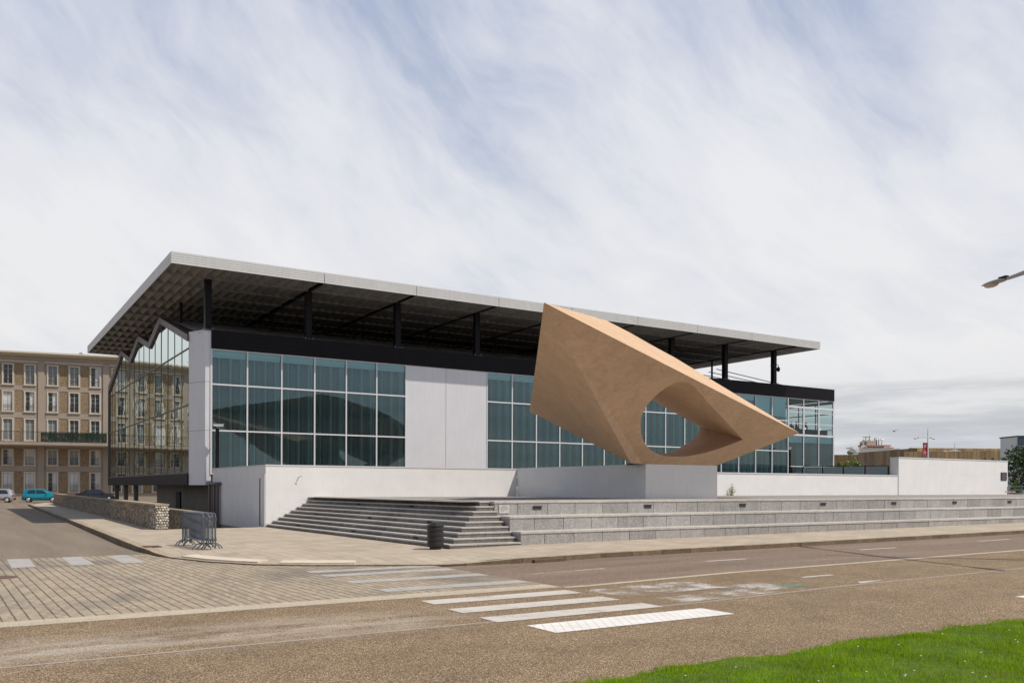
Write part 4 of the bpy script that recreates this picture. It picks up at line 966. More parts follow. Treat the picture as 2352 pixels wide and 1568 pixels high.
# ------------------------------------------------------------------ cars
def car(label, paint, loc, rz, L, W_, H, prof, belt, glass, wheels, hatch=True):
    """prof: outline (x, z) of body and roof from rear bumper to front bumper; belt: (x, z) line below the side glass"""
    t = thing('car', label, 'car', loc, rz); hw = W_/2
    xs = sorted(set([p[0] for p in prof]+[p[0] for p in belt]+[lerp(0,L,q/16) for q in range(17)]))
    px, pz = [p[0] for p in prof], [p[1] for p in prof]; bx, bz = [p[0] for p in belt], [p[1] for p in belt]
    rings = []
    for x in xs:
        zt = interp(x,px,pz); zb = min(interp(x,bx,bz), zt-.02); e = min(x, L-x); w = hw*(.80+.20*min(1,(e/.45))**.5)
        zl = .20 + (.10 if e < .12 else 0); tum = .80 if zt-zb > .25 else .93
        half = [(0,zl),(w*.88,zl),(w*.97,zl+.14),(w,(zl+zb)/2),(w*.97,zb-.03),(w*.945,zb),(lerp(w*.94,w*tum,.55),lerp(zb,zt,.60)),(w*tum,zt-.05 if zt-zb>.1 else zt-.008),(w*tum*.82,zt-.005),(0,zt)]
        rings.append([(x,y,z) for y,z in half]+[(x,-y,z) for y,z in half[-2:0:-1]])
    b = MB(); n = len(rings[0])
    for r in rings: b.v += r
    for i in range(len(rings)-1):
        for k in range(n): b.f.append((i*n+k,(i+1)*n+k,(i+1)*n+(k+1)%n,i*n+(k+1)%n)); b.mi.append(0)
    b.f.append(tuple(range(n))); b.mi.append(0); b.f.append(tuple(range((len(rings)-1)*n,len(rings)*n))[::-1]); b.mi.append(0)
    o = b.build('body',paint,t,local=True,smooth=True)
    bm = bmesh.new(); bm.from_mesh(o.data); bmesh.ops.recalc_face_normals(bm, faces=bm.faces)
    for e in bm.edges: e.smooth = e.calc_face_angle(0) < math.radians(38)
    bm.to_mesh(o.data); bm.free()
    def side(x, z, s):                                     # point on the side glass
        e = min(x, L-x); w = hw*(.80+.20*min(1,(e/.45))**.5); zt = interp(x,px,pz); zb = interp(x,bx,bz); f = (z-zb)/max(.05,(zt-zb))
        return (x, s*(lerp(w*.945,w*.80,min(1,f*.98))+.012), z)
    for s in (-1,1):
        for g in glass:
            q = MB(); q.add([side(x,z,s) for x,z in g],[tuple(range(len(g)))]); q.build('window','car_glass',t,local=True)
    for (x,r) in wheels:
        for s in (-1,1):
            q = MB(); y0, y1 = s*(hw-.20), s*(hw+.005)
            for (ya,yb,rr) in ((y0,y1,r),): q.tube([(x,ya,r),(x,lerp(ya,yb,.9),r),(x,yb,r)],[rr,rr,rr*.93],18)
            wo = q.build('wheel','tyre',t,local=True)
            q = MB(); q.tube([(x,y1,r),(x,y1+s*.012,r)],[r*.64,r*.58],16)
            q.build('rim','rim',wo,local=True)
            q = MB(); ar = []
            for k in range(13): a = PI*k/12; ar.append((x+math.cos(a)*(r+.05),s*(hw+.004),r+math.sin(a)*(r+.05)))
            q.add([(p[0],p[1]-s*.05,p[2]) for p in ar]+[(p[0],p[1],p[2]) for p in ar]+[(x+(p[0]-x)*.86,p[1],r+(p[2]-r)*.86) for p in ar],[(k,k+1,14+k,13+k) for k in range(12)]+[(13+k,14+k,27+k,26+k) for k in range(12)])
            q.build('wheel_arch','car_trim',t,local=True)
    zr_, zf = interp(.12,bx,bz), interp(L-.3,px,pz)
    for s in (-1,1):
        q = MB(); q.box(.02,.16,s*hw*.74-.14,s*hw*.74+.14,zr_-.22,zr_-.0); q.build('tail_light','red_lamp',t,local=True)
        q = MB(); q.box(L-.38,L-.08,s*hw*.70-.16,s*hw*.70+.16,zf-.20,zf-.06); q.build('headlight','clear_lamp',t,local=True)
        q = MB(); xm = glass[-1][-2][0] if len(glass[-1])>2 else L*.6; q.ball((L*.66,s*(hw+.08),interp(L*.66,bx,bz)+.06),(.09,.10,.07),8,5); q.build('mirror',paint,t,local=True)
    q = MB(); q.box(-.03,.10,-hw*.8,hw*.8,.32,.52); q.box(L-.12,L+.03,-hw*.8,hw*.8,.28,.48); q.box(.9,L-.95,-hw-.012,hw+.012,.40,.46); q.build('bumper','car_trim',t,local=True)
    wx = [p for p in prof]; 
    for (xa,za,xb,zb_) in hatch:                           # windscreen and rear window
        q = MB(); za2, zb2 = za, zb_; nx = .02*(1 if xa > xb or xa > L*.5 else -1)
        q.add([(xa,-hw*.76,za2+.015),(xa,hw*.76,za2+.015),(xb,hw*.64,zb2+.015),(xb,-hw*.64,zb2+.015)],[(0,1,2,3)]); q.build('window','car_glass',t,local=True)
    return t
HD = math.radians(-11.4)
mpv = dict(L=3.95, W_=1.70, H=1.56, prof=[(0,.55),(.06,1.0),(.22,1.40),(.55,1.55),(1.5,1.59),(2.15,1.54),(2.65,1.32),(3.05,1.06),(3.55,.94),(3.86,.80),(3.95,.50)],
  belt=[(0,.50),(.15,.98),(1.5,.96),(2.9,.94),(3.4,.88),(3.95,.48)], glass=[[(.50,1.0),(1.42,.99),(1.42,1.45),(.72,1.42)],[(1.50,.99),(2.72,.98),(2.16,1.40),(1.50,1.45)]],
  wheels=[(.68,.30),(3.20,.30)], hatch=[(.20,1.02,.40,1.44),(3.02,1.04,2.24,1.50)])
p = onv(52, 1153, 66.6); car('teal blue hatchback parked on the far street, nose behind the pebble wall', 'teal_paint', (p.x,66.6,0), HD, **mpv)
p = onv(36, 1153, 64.6); q = dict(mpv); car('silver grey people carrier cut off by the left edge of the picture', 'silver_paint', (p.x-.1,64.4,0), HD+PI, **q)
p = onv(172, 1140, 67.5); car('black saloon parked on the far street, half hidden behind the pebble wall', 'black_paint', (p.x,67.5,0), HD, L=4.65, W_=1.8, H=1.5,
  prof=[(0,.60),(.08,1.02),(.75,1.10),(1.35,1.42),(1.9,1.53),(2.6,1.52),(3.35,1.08),(4.2,.95),(4.55,.80),(4.65,.5)], belt=[(0,.55),(.1,.98),(1.2,1.0),(3.3,.97),(4.1,.90),(4.65,.48)],
  glass=[[(1.15,1.03),(2.1,1.02),(2.1,1.44),(1.65,1.40)],[(2.17,1.02),(3.05,1.01),(2.62,1.40),(2.17,1.44)]], wheels=[(.9,.32),(3.75,.32)], hatch=[(.80,1.12,1.40,1.45),(3.30,1.10,2.66,1.50)])
# ------------------------------------------------------------------ crowd barriers
def barrier(label):
    t = thing('crowd_barrier', label, 'barrier', (0,0,0), 0, 'crowd barriers stacked on the pavement'); L, H, z0 = 2.42, 1.06, .17
    def arc(cx, cz, a0, a1, r, n=6): return [(cx+math.cos(lerp(a0,a1,k/n))*r,0,cz+math.sin(lerp(a0,a1,k/n))*r) for k in range(n+1)]
    b = MB(); b.tube([(-L/2,0,.06)]+arc(-L/2+.16,H-.16,PI,PI/2,.16)+arc(L/2-.16,H-.16,PI/2,0,.16)+[(L/2,0,.06)],.021,8); b.tube([(-L/2,0,z0+.09),(L/2,0,z0+.09)],.018,7)
    b.build('frame','galvanised',t,local=True)
    b = MB()
    for k in range(20): x = lerp(-L/2+.11,L/2-.11,k/19); b.tube([(x,0,z0+.09),(x,0,H-.01)],.0085,5)
    b.build('bars','galvanised',t,local=True)
    for x in (-L/2+.20,L/2-.20):
        b = MB(); b.tube([(x,-.27,.01),(x,-.22,.085),(x,-.13,.15),(x,0,.185),(x,.13,.15),(x,.22,.085),(x,.27,.01)],.018,7); b.tube([(x,0,.18),(x,0,z0+.09)],.016,6); b.build('foot','galvanised',t,local=True)
    for z in (.92,.34): b = MB(); b.tube([(L/2,0,z),(L/2+.07,0,z),(L/2+.07,0,z-.09)],.012,5); b.build('hook','galvanised',t,local=True)
    return t
br0 = barrier('galvanised crowd barrier nearest the side street in the stacked row')
for k, lab in enumerate(('galvanised crowd barrier nearest the side street in the stacked row','second galvanised crowd barrier from the street side of the stacked row','third galvanised crowd barrier from the street side of the stacked row','galvanised crowd barrier nearest the stairs in the stacked row')):
    o = br0 if k == 0 else copy_tree(br0)
    o['label'] = lab; o.location = (-5.76+.092*k+(.03 if k == 2 else 0), -22.35-.06*k+(.10 if k == 3 else 0), .004); o.rotation_euler.z = math.radians(-86.5+(-1.2,.4,-.4,1.0)[k])
# ------------------------------------------------------------------ litter bin
BX = onv(1000, 1200, -27.05).x
t = thing('litter_bin', 'round black ribbed litter bin with a domed lid at the foot of the stairs', 'litter bin', (BX,-27.05,zp(BX)))
bz = zp(BX); b = MB(); pr = [(.17,0),(.17,.06),(.235,.08)]
for k in range(4): z = .09+k*.145; pr += [(.242,z+.005),(.250,z+.03),(.250,z+.11),(.242,z+.135),(.228,z+.14)]
pr += [(.24,.68)]; b.lathe((BX,-27.05,bz),pr,24); b.build('body','bin_black',t,smooth=False)
b = MB(); b.lathe((BX,-27.05,bz),[(.255,.68),(.262,.70),(.255,.725),(.17,.74),(.16,.775),(.10,.80),(.03,.81)],24); b.build('lid','bin_black',t,smooth=False)
# ------------------------------------------------------------------ street lamps with two arms
def lamp(label, loc, rz, H, arms, arml, armr=None, banner=False, mat='lamp_white', headl=1.0, k=1.0):
    t = thing('street_lamp', label, 'street lamp', loc, rz, 'tall two armed street lamps'); b = MB(); b.tube([(0,0,0),(0,0,arms),(0,0,H)],[.11*k,.085*k,.045*k],10); b.lathe((0,0,0),[(.2,0),(.2,.03),(.12,.05)],12); b.build('pole',mat,t,local=True)
    for s in (-1,1):
        b = MB(); x1 = s*((arml if s < 0 or armr is None else armr)-headl*.8); z1 = arms-.16
        n = 6; P = [(lerp(s*.05,x1,q/n),lerp(arms,z1,q/n)) for q in range(n+1)]
        for i in range(n):
            (xa,za),(xb,zb) = P[i],P[i+1]; ha, hb = lerp(.12,.035,i/n)*k, lerp(.12,.035,(i+1)/n)*k; wa, wb = lerp(.06,.035,i/n), lerp(.06,.035,(i+1)/n)
            b.add([(xa,-wa,za-ha),(xa,wa,za-ha),(xa,wa,za+ha),(xa,-wa,za+ha),(xb,-wb,zb-hb),(xb,wb,zb-hb),(xb,wb,zb+hb),(xb,-wb,zb+hb)],[(0,4,5,1),(1,5,6,2),(2,6,7,3),(3,7,4,0)]+([(4,5,6,7)] if i==n-1 else [])+([(0,1,2,3)] if i==0 else []))
        a = b.build('arm',mat,t,local=True)
        b = MB(); xs = [0,.06,.2,.4,.62,.8,.93,1.0]; ring = []
        for f in xs:
            w = .16*(max(.02,math.sin(PI*min(1,.18+f*.82))**.6)) if f < .98 else .02; h = w*.55; x = x1+s*f*headl
            if f < .1: w, h = .07, .06
            ring.append([(x,math.cos(q*PI/6)*w,z1+(math.sin(q*PI/6)*(h*.75 if math.sin(q*PI/6)>0 else h*.55))) for q in range(12)])
        base = len(b.v)
        for r in ring: b.v += r
        for i in range(len(ring)-1):
            for q in range(12): b.f.append((i*12+q,i*12+(q+1)%12,(i+1)*12+(q+1)%12,(i+1)*12+q)); b.mi.append(0)
        h_ = b.build('lamp_head',mat,t,local=True,smooth=True)
        b = MB(); b.ball((x1+s*headl*.60,0,z1-.045),(headl*.28,.12,.085),12,8); b.build('lens','lamp_glass',h_,local=True,smooth=True)
        b = MB(); b.box(min(x1-s*.02,x1+s*.26),max(x1-s*.02,x1+s*.26),-.06,.06,z1+.045,z1+.10); b.build('gear_box','dark_steel',h_,local=True)
    if banner:
        b = MB(); n = 10; zt_ = arms-.75; hh = 1.5
        def fl(i): return .16*math.sin(i/n*3)
        for i in range(n):
            za, zb, fa, fb = zt_-hh*i/n, zt_-hh*(i+1)/n, fl(i), fl(i+1)
            b.quad((-.08+fa*.3,fa*.5,za),(-.76+fa,fa,za+.02),(-.76+fb,fb,zb+.02),(-.08+fb*.3,fb*.5,zb-.05))
        bn = b.build('banner','banner_red',t,local=True); b = MB(); b.tube([(0,0,zt_+.02),(-.95,0,zt_+.02)],.02,6); b.build('banner_rod',mat,bn,local=True)
        b = MB()
        for (z,w,x) in ((.25,.36,-.42),(.36,.32,-.44),(.52,.40,-.40),(.80,.18,-.46),(1.05,.18,-.44),(1.15,.26,-.40),(1.27,.22,-.38)):
            f = .16*math.sin(z/hh*3); b.quad((x-w/2+f*.7,f-.05,zt_-z),(x+w/2+f*.6,f-.06,zt_-z+.02),(x+w/2+f*.6,f-.06,zt_-z-.03),(x-w/2+f*.7,f-.05,zt_-z-.07))
        b.build('banner_lettering','ship_white',bn,local=True)
    return t
hp = onz(2290, 650, 7.95); da = Vector((.31,.95,0)).normalized(); pole = hp - da*3.6
lamp('grey two armed street lamp whose head reaches in at the right edge of the picture', (pole.x,pole.y,-.1), math.atan2(da.y,da.x), 10.4, 8.25, 4.0, mat='lamp_grey', headl=.95)
L2 = at(2131, 1122, 112); RA = -TH
lamp('two armed street lamp with a red banner, behind the tall white end wall', (L2.x,L2.y,-.1), RA+math.radians(12), 9.75, 8.6, 2.0, armr=1.0, banner=True, headl=.8, k=1.0)
L3 = at(2193, 1122, 150)
lamp('two armed street lamp without a banner, farther off above the white end wall', (L3.x,L3.y,-.1), RA+math.radians(8), 9.7, 8.55, 2.1, headl=.9, k=1.1)
# ------------------------------------------------------------------ things on the terrace and the building
def cam_post(label, x, y, z0, H, ang):
    t = thing('camera_post', label, 'camera post', (x,y,z0), ang); b = MB(); b.box(-.09,.09,-.07,.07,-.3,H); b.build('post','dark_steel',t,local=True)
    b = MB(); b.tube([(0,0,H),(0,0,H+.10)],.03,6); b.box(-.20,.32,-.065,.065,H+.10,H+.22); b.box(-.24,.36,-.08,.08,H+.22,H+.235); b.build('camera_housing','white_paint',t,local=True); return t
cp0 = onv(499, 1065, -.7); cam_post('dark post with a white security camera before the left end of the glass front', cp0.x, -.7, 2.75, 2.35, -.35)
cp1 = onv(1814, 1085, -1.0); cam_post('dark post with a white camera standing before the glazed corner room', cp1.x, -1.0, 2.75, 2.3, .6)
t = thing('security_camera', 'dome security camera and bracket clamped to the rightmost roof column', 'security camera', (46.13,0,12))
b = MB(); b.box(45.62,45.95,-.06,.06,12.12,12.20); b.box(45.84,45.957,-.1,.1,11.75,11.95); b.tube([(46.31,.1,12.1),(46.45,.1,12.32),(46.62,.1,12.30),(46.66,.1,12.12)],.03,7); b.build('bracket','dark_steel',t)
b = MB(); b.ball((46.66,.1,11.92),(.15,.15,.22),12,8); b.build('dome','dark_steel',t,smooth=True)
P0, P1 = Vector((49.0,-.6,2.7)), Vector((47.62,-9.62,2.55))
bal = thing('balustrade', 'glass balustrade with slender dark posts along the terrace edge beside the museum', 'balustrade', (48.3,-5,2.6))
def alongb(f): return P0.lerp(P1, f)
for k in range(5):
    p = alongb(k/4); b = MB(); b.box(p.x-.035,p.x+.035,p.y-.035,p.y+.035,p.z-.1,p.z+1.0); b.build('post','dark_steel',bal)
for k in range(4):
    a, c = alongb(k/4+.012), alongb((k+1)/4-.012); b = MB(); b.hexa([(a.x-.008,a.y,a.z+.1),(a.x+.008,a.y,a.z+.1),(c.x+.008,c.y,c.z+.1),(c.x-.008,c.y,c.z+.1)],[(a.x-.008,a.y,a.z+.98),(a.x+.008,a.y,a.z+.98),(c.x+.008,c.y,c.z+.98),(c.x-.008,c.y,c.z+.98)]); b.build('glass_panel','glass_rail',bal)
b = MB(); b.tube([(P0.x,P0.y,P0.z+1.03),(P1.x,P1.y,P1.z+1.03)],.028,7); b.build('handrail','dark_steel',bal)
# ------------------------------------------------------------------ people seated behind the corner glazing
def seated(label, x, y, zf, rz, cloth):
    bm = bmesh.new(); sk = bm.verts.layers.skin.verify()
    pts = {'pel':((0,0,.50),(.15,.12)),'wst':((0,-.02,.72),(.13,.10)),'chs':((0,-.02,.92),(.17,.11)),'nck':((0,0,1.07),(.055,.055)),'hd0':((0,.01,1.17),(.085,.095)),'hd1':((0,.01,1.29),(.07,.08)),
     'shl':((-.18,-.01,1.0),(.065,.06)),'ell':((-.23,.06,.74),(.045,.045)),'hal':((-.14,.28,.74),(.035,.03)),'shr':((.18,-.01,1.0),(.065,.06)),'elr':((.23,.06,.74),(.045,.045)),'har':((.14,.28,.74),(.035,.03)),
     'hpl':((-.09,.06,.49),(.09,.08)),'knl':((-.12,.42,.50),(.065,.065)),'ftl':((-.12,.44,.06),(.045,.045)),'tol':((-.12,.58,.04),(.04,.03)),'hpr':((.09,.06,.49),(.09,.08)),'knr':((.12,.42,.50),(.065,.065)),'ftr':((.12,.44,.06),(.045,.045)),'tor':((.12,.58,.04),(.04,.03))}
    V = {}
    for k,(c,r) in pts.items(): V[k] = bm.verts.new(c); V[k][sk].radius = r
    V['pel'][sk].use_root = True
    for a, c in ('pel wst','wst chs','chs nck','nck hd0','hd0 hd1','chs shl','shl ell','ell hal','chs shr','shr elr','elr har','pel hpl','hpl knl','knl ftl','ftl tol','pel hpr','hpr knr','knr ftr','ftr tor') and [q.split() for q in ('pel wst','wst chs','chs nck','nck hd0','hd0 hd1','chs shl','shl ell','ell hal','chs shr','shr elr','elr har','pel hpl','hpl knl','knl ftl','ftl tol','pel hpr','hpr knr','knr ftr','ftr tor')]: bm.edges.new((V[a],V[c]))
    me = bpy.data.meshes.new('person'); bm.to_mesh(me); bm.free(); me.materials.append(MATS[cloth])
    o = bpy.data.objects.new('person', me); COL.objects.link(o); o.location = (x,y,zf); o.rotation_euler.z = rz
    o.modifiers.new('skin','SKIN'); sd = o.modifiers.new('smooth','SUBSURF'); sd.levels = sd.render_levels = 1
    tag(o, label, 'person')
    b = MB(); b.ball((0,.03,1.235),(.078,.092,.105),12,8); b.build('face','skin',o,smooth=True,local=True)
    b = MB(); b.ball((0,-.005,1.28),(.09,.10,.09),12,8); b.build('hair','dark_cloth',o,smooth=True,local=True)
    return o
for (px, y, lab, cl) in ((1829,1.3,'dark haired person seated behind the left pane of the glazed corner room','dark_cloth'),(1817,1.7,'person half hidden by the tip of the sculpture, seated in the corner room','pale_cloth'),(1851,1.5,'person seated behind the middle pane of the glazed corner room','dark_cloth')):
    p = onv(px, 976, y); seated(lab, p.x, y, 6.36, random.uniform(-2.5,2.5), cl)
# ------------------------------------------------------------------ port side background
def cz(x, y): return ((2400+x/4.253)*.7965, (1230+y/4.253)*.7965)   # measured on an enlarged view
def rusty(label, xs, d0, d1, ztops, mat):
    t = thing('port_wall', label, 'wall', tuple(at(*cz(xs[0],500),d0).xy)+(0,)); n = 26
    a, c = at(*cz(xs[0],ztops[0]),d0), at(*cz(xs[1],ztops[1]),d1); b = MB(); dv = (c-a); dv.z = 0; nn = Vector((-dv.y,dv.x,0)).normalized()*.8
    for i in range(n):
        f0, f1 = i/n+.0012, (i+1)/n-.0012; p, q = a.lerp(c,f0), a.lerp(c,f1); zb = -.3; zm = lerp(0,p.z,.52)+random.uniform(-.2,.2)
        for (lo,h0,h1,o_) in ((zb,zm,zm,0),(zm+.03,p.z,q.z,.02)):
            off_ = nn*random.uniform(0,.04)
            b.hexa([(p.x+off_.x,p.y+off_.y,lo),(q.x+off_.x,q.y+off_.y,lo),(q.x+nn.x,q.y+nn.y,lo),(p.x+nn.x,p.y+nn.y,lo)],[(p.x+off_.x,p.y+off_.y,h0),(q.x+off_.x,q.y+off_.y,h1),(q.x+nn.x,q.y+nn.y,h1),(p.x+nn.x,p.y+nn.y,h0)])
    b.build('cladding',mat,t)
    for i in range(0,n,4):
        p = a.lerp(c,(i+.3)/n); q = a.lerp(c,(i+.75)/n); o_ = nn*-.02; z = p.z*random.uniform(.66,.8); b = MB(); b.hexa([(p.x+o_.x,p.y+o_.y,z),(q.x+o_.x,q.y+o_.y,z),(q.x+nn.x*.1,q.y+nn.y*.1,z),(p.x+nn.x*.1,p.y+nn.y*.1,z)],[(p.x+o_.x,p.y+o_.y,z+.7),(q.x+o_.x,q.y+o_.y,z+.7),(q.x+nn.x*.1,q.y+nn.y*.1,z+.7),(p.x+nn.x*.1,p.y+nn.y*.1,z+.7)]); b.build('hatch','dark_concrete',t)
rusty('low rusty brown port wall at the far left, below the ship', (-60,330), 240, 235, (344,342), 'rust_wall')
rusty('rusty brown port wall rising towards the red bannered lamp', (318,985), 190, 150, (318,264), 'rust_wall_dark')
rusty('lighter yellow brown upper port wall behind the two armed lamps', (972,2112), 170, 175, (258,268), 'rust_wall')
rusty('darker long brown port wall running behind the tall white end wall', (880,2300), 140, 146, (306,290), 'rust_wall_dark')
def ship():
    D_ = 520.0
    t = thing('ship', 'white ship with an orange striped bridge and masts above the rusty port wall', 'ship', tuple(at(*cz(560,360),D_).xy)+(0,)); f = Vector((math.sin(TH),math.cos(TH),0))
    def slab(x0, x1, y0, y1, dep, back=0.0):
        a, c, e, g = at(*cz(x0,y1),D_), at(*cz(x1,y1),D_), at(*cz(x1,y0),D_), at(*cz(x0,y0),D_); o0, o1 = f*back, f*(back+dep)
        return [p+o0 for p in (a,c,e,g)], [p+o1 for p in (a,c,e,g)]
    def part(name, mat, *rects, parent=t):
        b = MB()
        for (x0,x1,y0,y1,dep,back) in rects: q = slab(x0,x1,y0,y1,dep,back); b.hexa([tuple(p) for p in q[0]],[tuple(p) for p in q[1]])
        return b.build(name, mat, parent)
    part('hull','ship_white',(345,840,268,420,18,1))
    part('superstructure','ship_white',(352,715,232,268,14,0),(395,710,228,233,13,.5),(250,352,246,264,10,.5),(700,840,262,270,10,.8))
    b = MB(); P = [at(*cz(x,y),D_) for x,y in ((250,262),(330,262),(352,345),(352,395),(300,395),(322,330))]; b.hexa([tuple(p) for p in P],[tuple(p+f*6) for p in P]); b.build('wing','ship_white',t)
    w = part('bridge','ship_white',(408,640,238,262,1.0,-1.2)); 
    b = MB()
    for k in range(6): q = slab(418+k*35,446+k*35,242,257,.4,-1.5); b.hexa([tuple(p) for p in q[0]],[tuple(p) for p in q[1]])
    b.build('bridge_windows','ship_dark',w)
    part('stripe','ship_orange',(405,712,225,236,1.2,-1.4)); part('stripe','ship_orange',(358,398,250,262,.6,-.8)); part('stripe','ship_orange',(700,752,252,264,.6,-.2))
    part('funnel_house','ship_mast',(440,545,176,228,6,2),(385,410,180,228,4,2)); part('deck_house','kiosk_blue',(342,372,222,246,3,.2))
    for (x,y0,y1,w_) in ((487,105,228,4),(440,122,228,5),(395,165,228,3),(410,150,228,3),(425,160,228,3),(470,150,228,3),(500,165,228,4),(520,160,228,4),(548,135,228,7),(565,150,228,3),(598,152,228,3),(636,160,228,5),(370,185,225,2),(575,160,228,2),(455,165,228,3)):
        part('mast','ship_mast' if w_ > 3 else 'ship_dark',(x-w_/2,x+w_/2,y0,y1,.8,3))
    part('radar','ship_dark',(400,486,120,126,.8,2.8),(545,575,134,138,.8,2.8)); part('cross_tree','ship_mast',(385,440,185,189,.6,2.9),(430,530,178,182,.6,2.9),(590,605,205,209,.6,2.9))
    c = at(*cz(638,163),D_); b = MB(); b.ball(tuple(c+f*3),(1.0,1.0,1.0),12,8); b.build('radar_dome','ship_white',t,smooth=True)
    b = MB(); b.ball(tuple(at(*cz(222,315),D_)),(2.2,2.0,1.3),10,6); b.build('deck_gear','ship_green',t)
ship()
# ------------------------------------------------------------------ trees and shrubs
def foliage(name, clumps, n, size, mat, parent):
    C_ = []; V = []; F = []
    tot = sum(r[0]*r[1]*r[2] for c,r in clumps)
    for c, r in clumps:
        m = int(n*(r[0]*r[1]*r[2])/tot)
        for _ in range(m):
            d = rng.normal(size=3); d /= np.linalg.norm(d); rad = rng.uniform(.45,1.0)**.5*(1+.12*rng.normal()); p = np.array(c)+d*np.array(r)*rad
            a = rng.normal(size=3); a /= np.linalg.norm(a); e = np.cross(a, rng.normal(size=3)); e /= np.linalg.norm(e); s = size*rng.uniform(.6,1.4)
            k = len(V); V += [tuple(p-a*s), tuple(p+e*s*.55), tuple(p+a*s), tuple(p-e*s*.55)]; F.append((k,k+1,k+2,k+3))
    b = MB(); b.v = V; b.f = F; b.mi = [0]*len(F); return b.build(name, mat, parent)
def tree(label, base, H, R_, n, size, mat, group, trunk=.18, seed=1):
    random.seed(seed); t = thing('tree', label, 'tree', base, 0, group); x, y, z = base; b = MB()
    th_ = H*.34; b.tube([(x,y,z-.1),(x+.05*R_,y,z+th_*.5),(x,y+.03*R_,z+th_)],[trunk,trunk*.8,trunk*.62],9)
    cl = []
    for k in range(9):
        a = 2*PI*k/9+random.uniform(-.3,.3); rr = R_*random.uniform(.35,.72); h = z+H*random.uniform(.42,.86); q = (x+math.cos(a)*rr,y+math.sin(a)*rr,h)
        b.tube([(x,y,z+th_*.9),((x+q[0])/2,(y+q[1])/2,lerp(z+th_,h,.62)),q],[trunk*.5,trunk*.3,trunk*.1],6); s = R_*random.uniform(.30,.48); cl.append((q,(s,s,s*.75)))
    cl.append(((x,y,z+H*.84),(R_*.5,R_*.5,H*.16))); b.build('trunk','bark',t); foliage('crown',cl,n,size,mat,t); random.seed(seed+50); return t
tb_ = at(2362,1140,86); tree('dark leafy tree standing beyond the right end of the tall white wall', (tb_.x,tb_.y,.2), 6.0, 3.0, 4200, .14, 'leaf_dark', 'small trees by the port', .13, 3)
tb_ = at(2326,1140,91); tree('dark leafy tree touching the end of the tall white wall, left of its neighbour', (tb_.x,tb_.y,.2), 5.0, 2.6, 3600, .14, 'leaf_dark', 'small trees by the port', .12, 5)
def shrub(label, x0, x1, ytop, dist, mat, seed, group):
    random.seed(seed); a, c = at(*cz(x0,ytop),dist), at(*cz(x1,ytop),dist); t = thing('shrub', label, 'shrub', ((a.x+c.x)/2,(a.y+c.y)/2,0), 0, group); h = a.z; cl = []
    m = max(3,int((c-a).length/1.1))
    for k in range(m):
        p = a.lerp(c,(k+.5)/m); s = (c-a).length/m*.72; hh = h*random.uniform(.90,1.0); cl.append(((p.x,p.y,hh*.62),(s,s,hh*.38)))
    foliage('foliage',cl,2600,.16,mat,t); b = MB()
    for c_ in cl: b.tube([(c_[0][0],c_[0][1],-.1),(c_[0][0],c_[0][1],c_[0][2])],[.06,.03],5)
    b.build('stems','bark',t)
shrub('bright green rounded bush seen over the glass balustrade', 30, 345, 398, 105, 'leaf_light', 11, 'bushes before the port wall')
shrub('strip of bright green foliage showing over the top of the tall white wall', 1810, 2150, 388, 96, 'leaf_light', 12, 'bushes before the port wall')
shrub('pale green low bush behind the metal railing at the right edge', 2200, 2290, 690, 78, 'leaf_light', 13, 'bushes before the port wall')
# ------------------------------------------------------------------ right edge: kiosk, railing, tape, bollard
gq = MB(); a_, c_ = onz(2325,1144,.16), onz(2420,1144,.16); gq.quad((62,-9.9,.2),(130,-9.9,.2),(130,8,.25),(62,8,.25)); struct(gq.build('grass_strip','far_grass'))
gq = MB(); gq.quad((62.9,-25,1.376),(92,-25,1.376),(92,-9.9,1.37),(62.9,-9.9,1.37)); struct(gq.build('terrace_end','terrace_paving'))
ks = thing('kiosk', 'white framed glass kiosk with a dark blue top panel at the right edge', 'kiosk', tuple(at(2352,1122,88).xy)+(0,))
A0 = at(*cz(2266,115),88); ex = Vector((math.cos(TH),-math.sin(TH),0)); ey = Vector((math.sin(TH),math.cos(TH),0))
def kbox(name, mat, x0, x1, y0, y1, z0, z1):
    P = [A0+ex*x+ey*y for x,y in ((x0,y0),(x1,y0),(x1,y1),(x0,y1))]; b = MB(); b.hexa([(p.x,p.y,z0) for p in P],[(p.x,p.y,z1) for p in P]); return b.build(name,mat,ks)
zt = A0.z; kbox('frame','white_paint',0,6,.05,3,-.1,zt-.06); kbox('top_cap','dark_steel',-.06,6.1,-.06,3.1,zt-.06,zt+.05); kbox('top_panel','kiosk_blue',.10,5.9,-.01,.049,zt-.92,zt-.10)
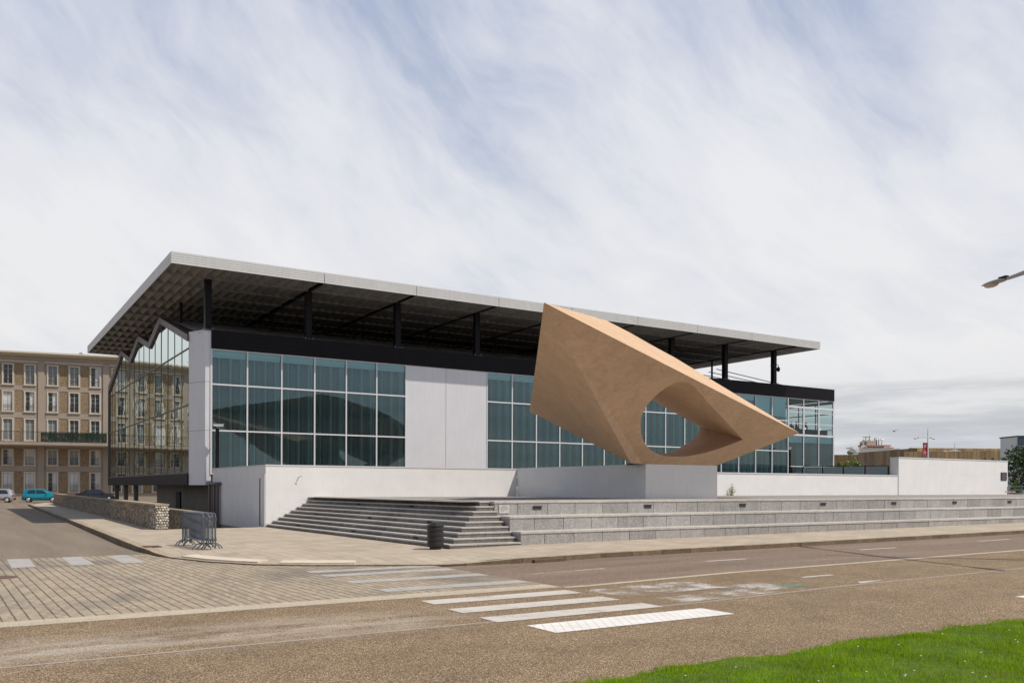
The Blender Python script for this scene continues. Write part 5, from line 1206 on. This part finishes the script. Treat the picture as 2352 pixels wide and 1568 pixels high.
for k in range(3): o = kbox('poster','poster',.52+1.8*k,2.1+1.8*k,.0,.049,zt-3.4,zt-1.05)
rl = thing('railing', 'horizontal tube metal railing behind the right end of the white wall', 'railing', tuple(at(2345,1140,72).xy)+(0,)); RA0, RB0 = at(*cz(2150,735),72), at(*cz(2500,728),72)
for k in range(5):
    p = RA0.lerp(RB0,k/4); b = MB(); b.tube([(p.x,p.y,-.1),(p.x,p.y,p.z)],.03,6); b.build('post','galvanised',rl)
for dz in (0,-.28,-.56): b = MB(); b.tube([(RA0.x,RA0.y,RA0.z+dz),(RB0.x,RB0.y,RB0.z+dz)],.032,6); b.build('rail','galvanised',rl)
bo = at(*cz(2246,842),68); b = MB(); b.lathe((bo.x,bo.y,.1),[(.14,0),(.14,.62),(.17,.65),(.17,.80),(.08,.86)],12); tag(b.build('bollard','dark_steel'),'short dark bollard on the grass beyond the end of the white wall','bollard')
T0, T1 = at(*cz(2120,797),68), at(*cz(2246,797),68); tp = MB(); n = 14
for k in range(n):
    p, q = T0.lerp(T1,k/n), T0.lerp(T1,(k+1)/n); sg = -.10*math.sin(PI*(k+.5)/n)*0; tp.mat(k%2); tp.hexa([(p.x,p.y,p.z-.05),(q.x,q.y,q.z-.05),(q.x,q.y+.01,q.z-.05),(p.x,p.y+.01,p.z-.05)],[(p.x,p.y,p.z+.05),(q.x,q.y,q.z+.05),(q.x,q.y+.01,q.z+.05),(p.x,p.y+.01,p.z+.05)])
tag(tp.build('barrier_tape',['tape_red','ship_white']),'red and white striped barrier tape tied to the dark bollard','barrier tape')
g = at(*cz(757,55),130); b = MB(); b.ball(tuple(g),(.28,.10,.09),8,5)
for s in (-1,1): b.add([tuple(g+Vector((.1,0,.03))),tuple(g+Vector((-.12,0,.03))),tuple(g+Vector((-.05,s*.5,.22))),tuple(g+Vector((.05,s*.52,.22))),tuple(g+Vector((-.06,s*.95,.10)))],[(0,1,2,3),(3,2,4)])
tag(b.build('gull','ship_dark'),'small dark gull flying above the ship, left of the red banner','bird')
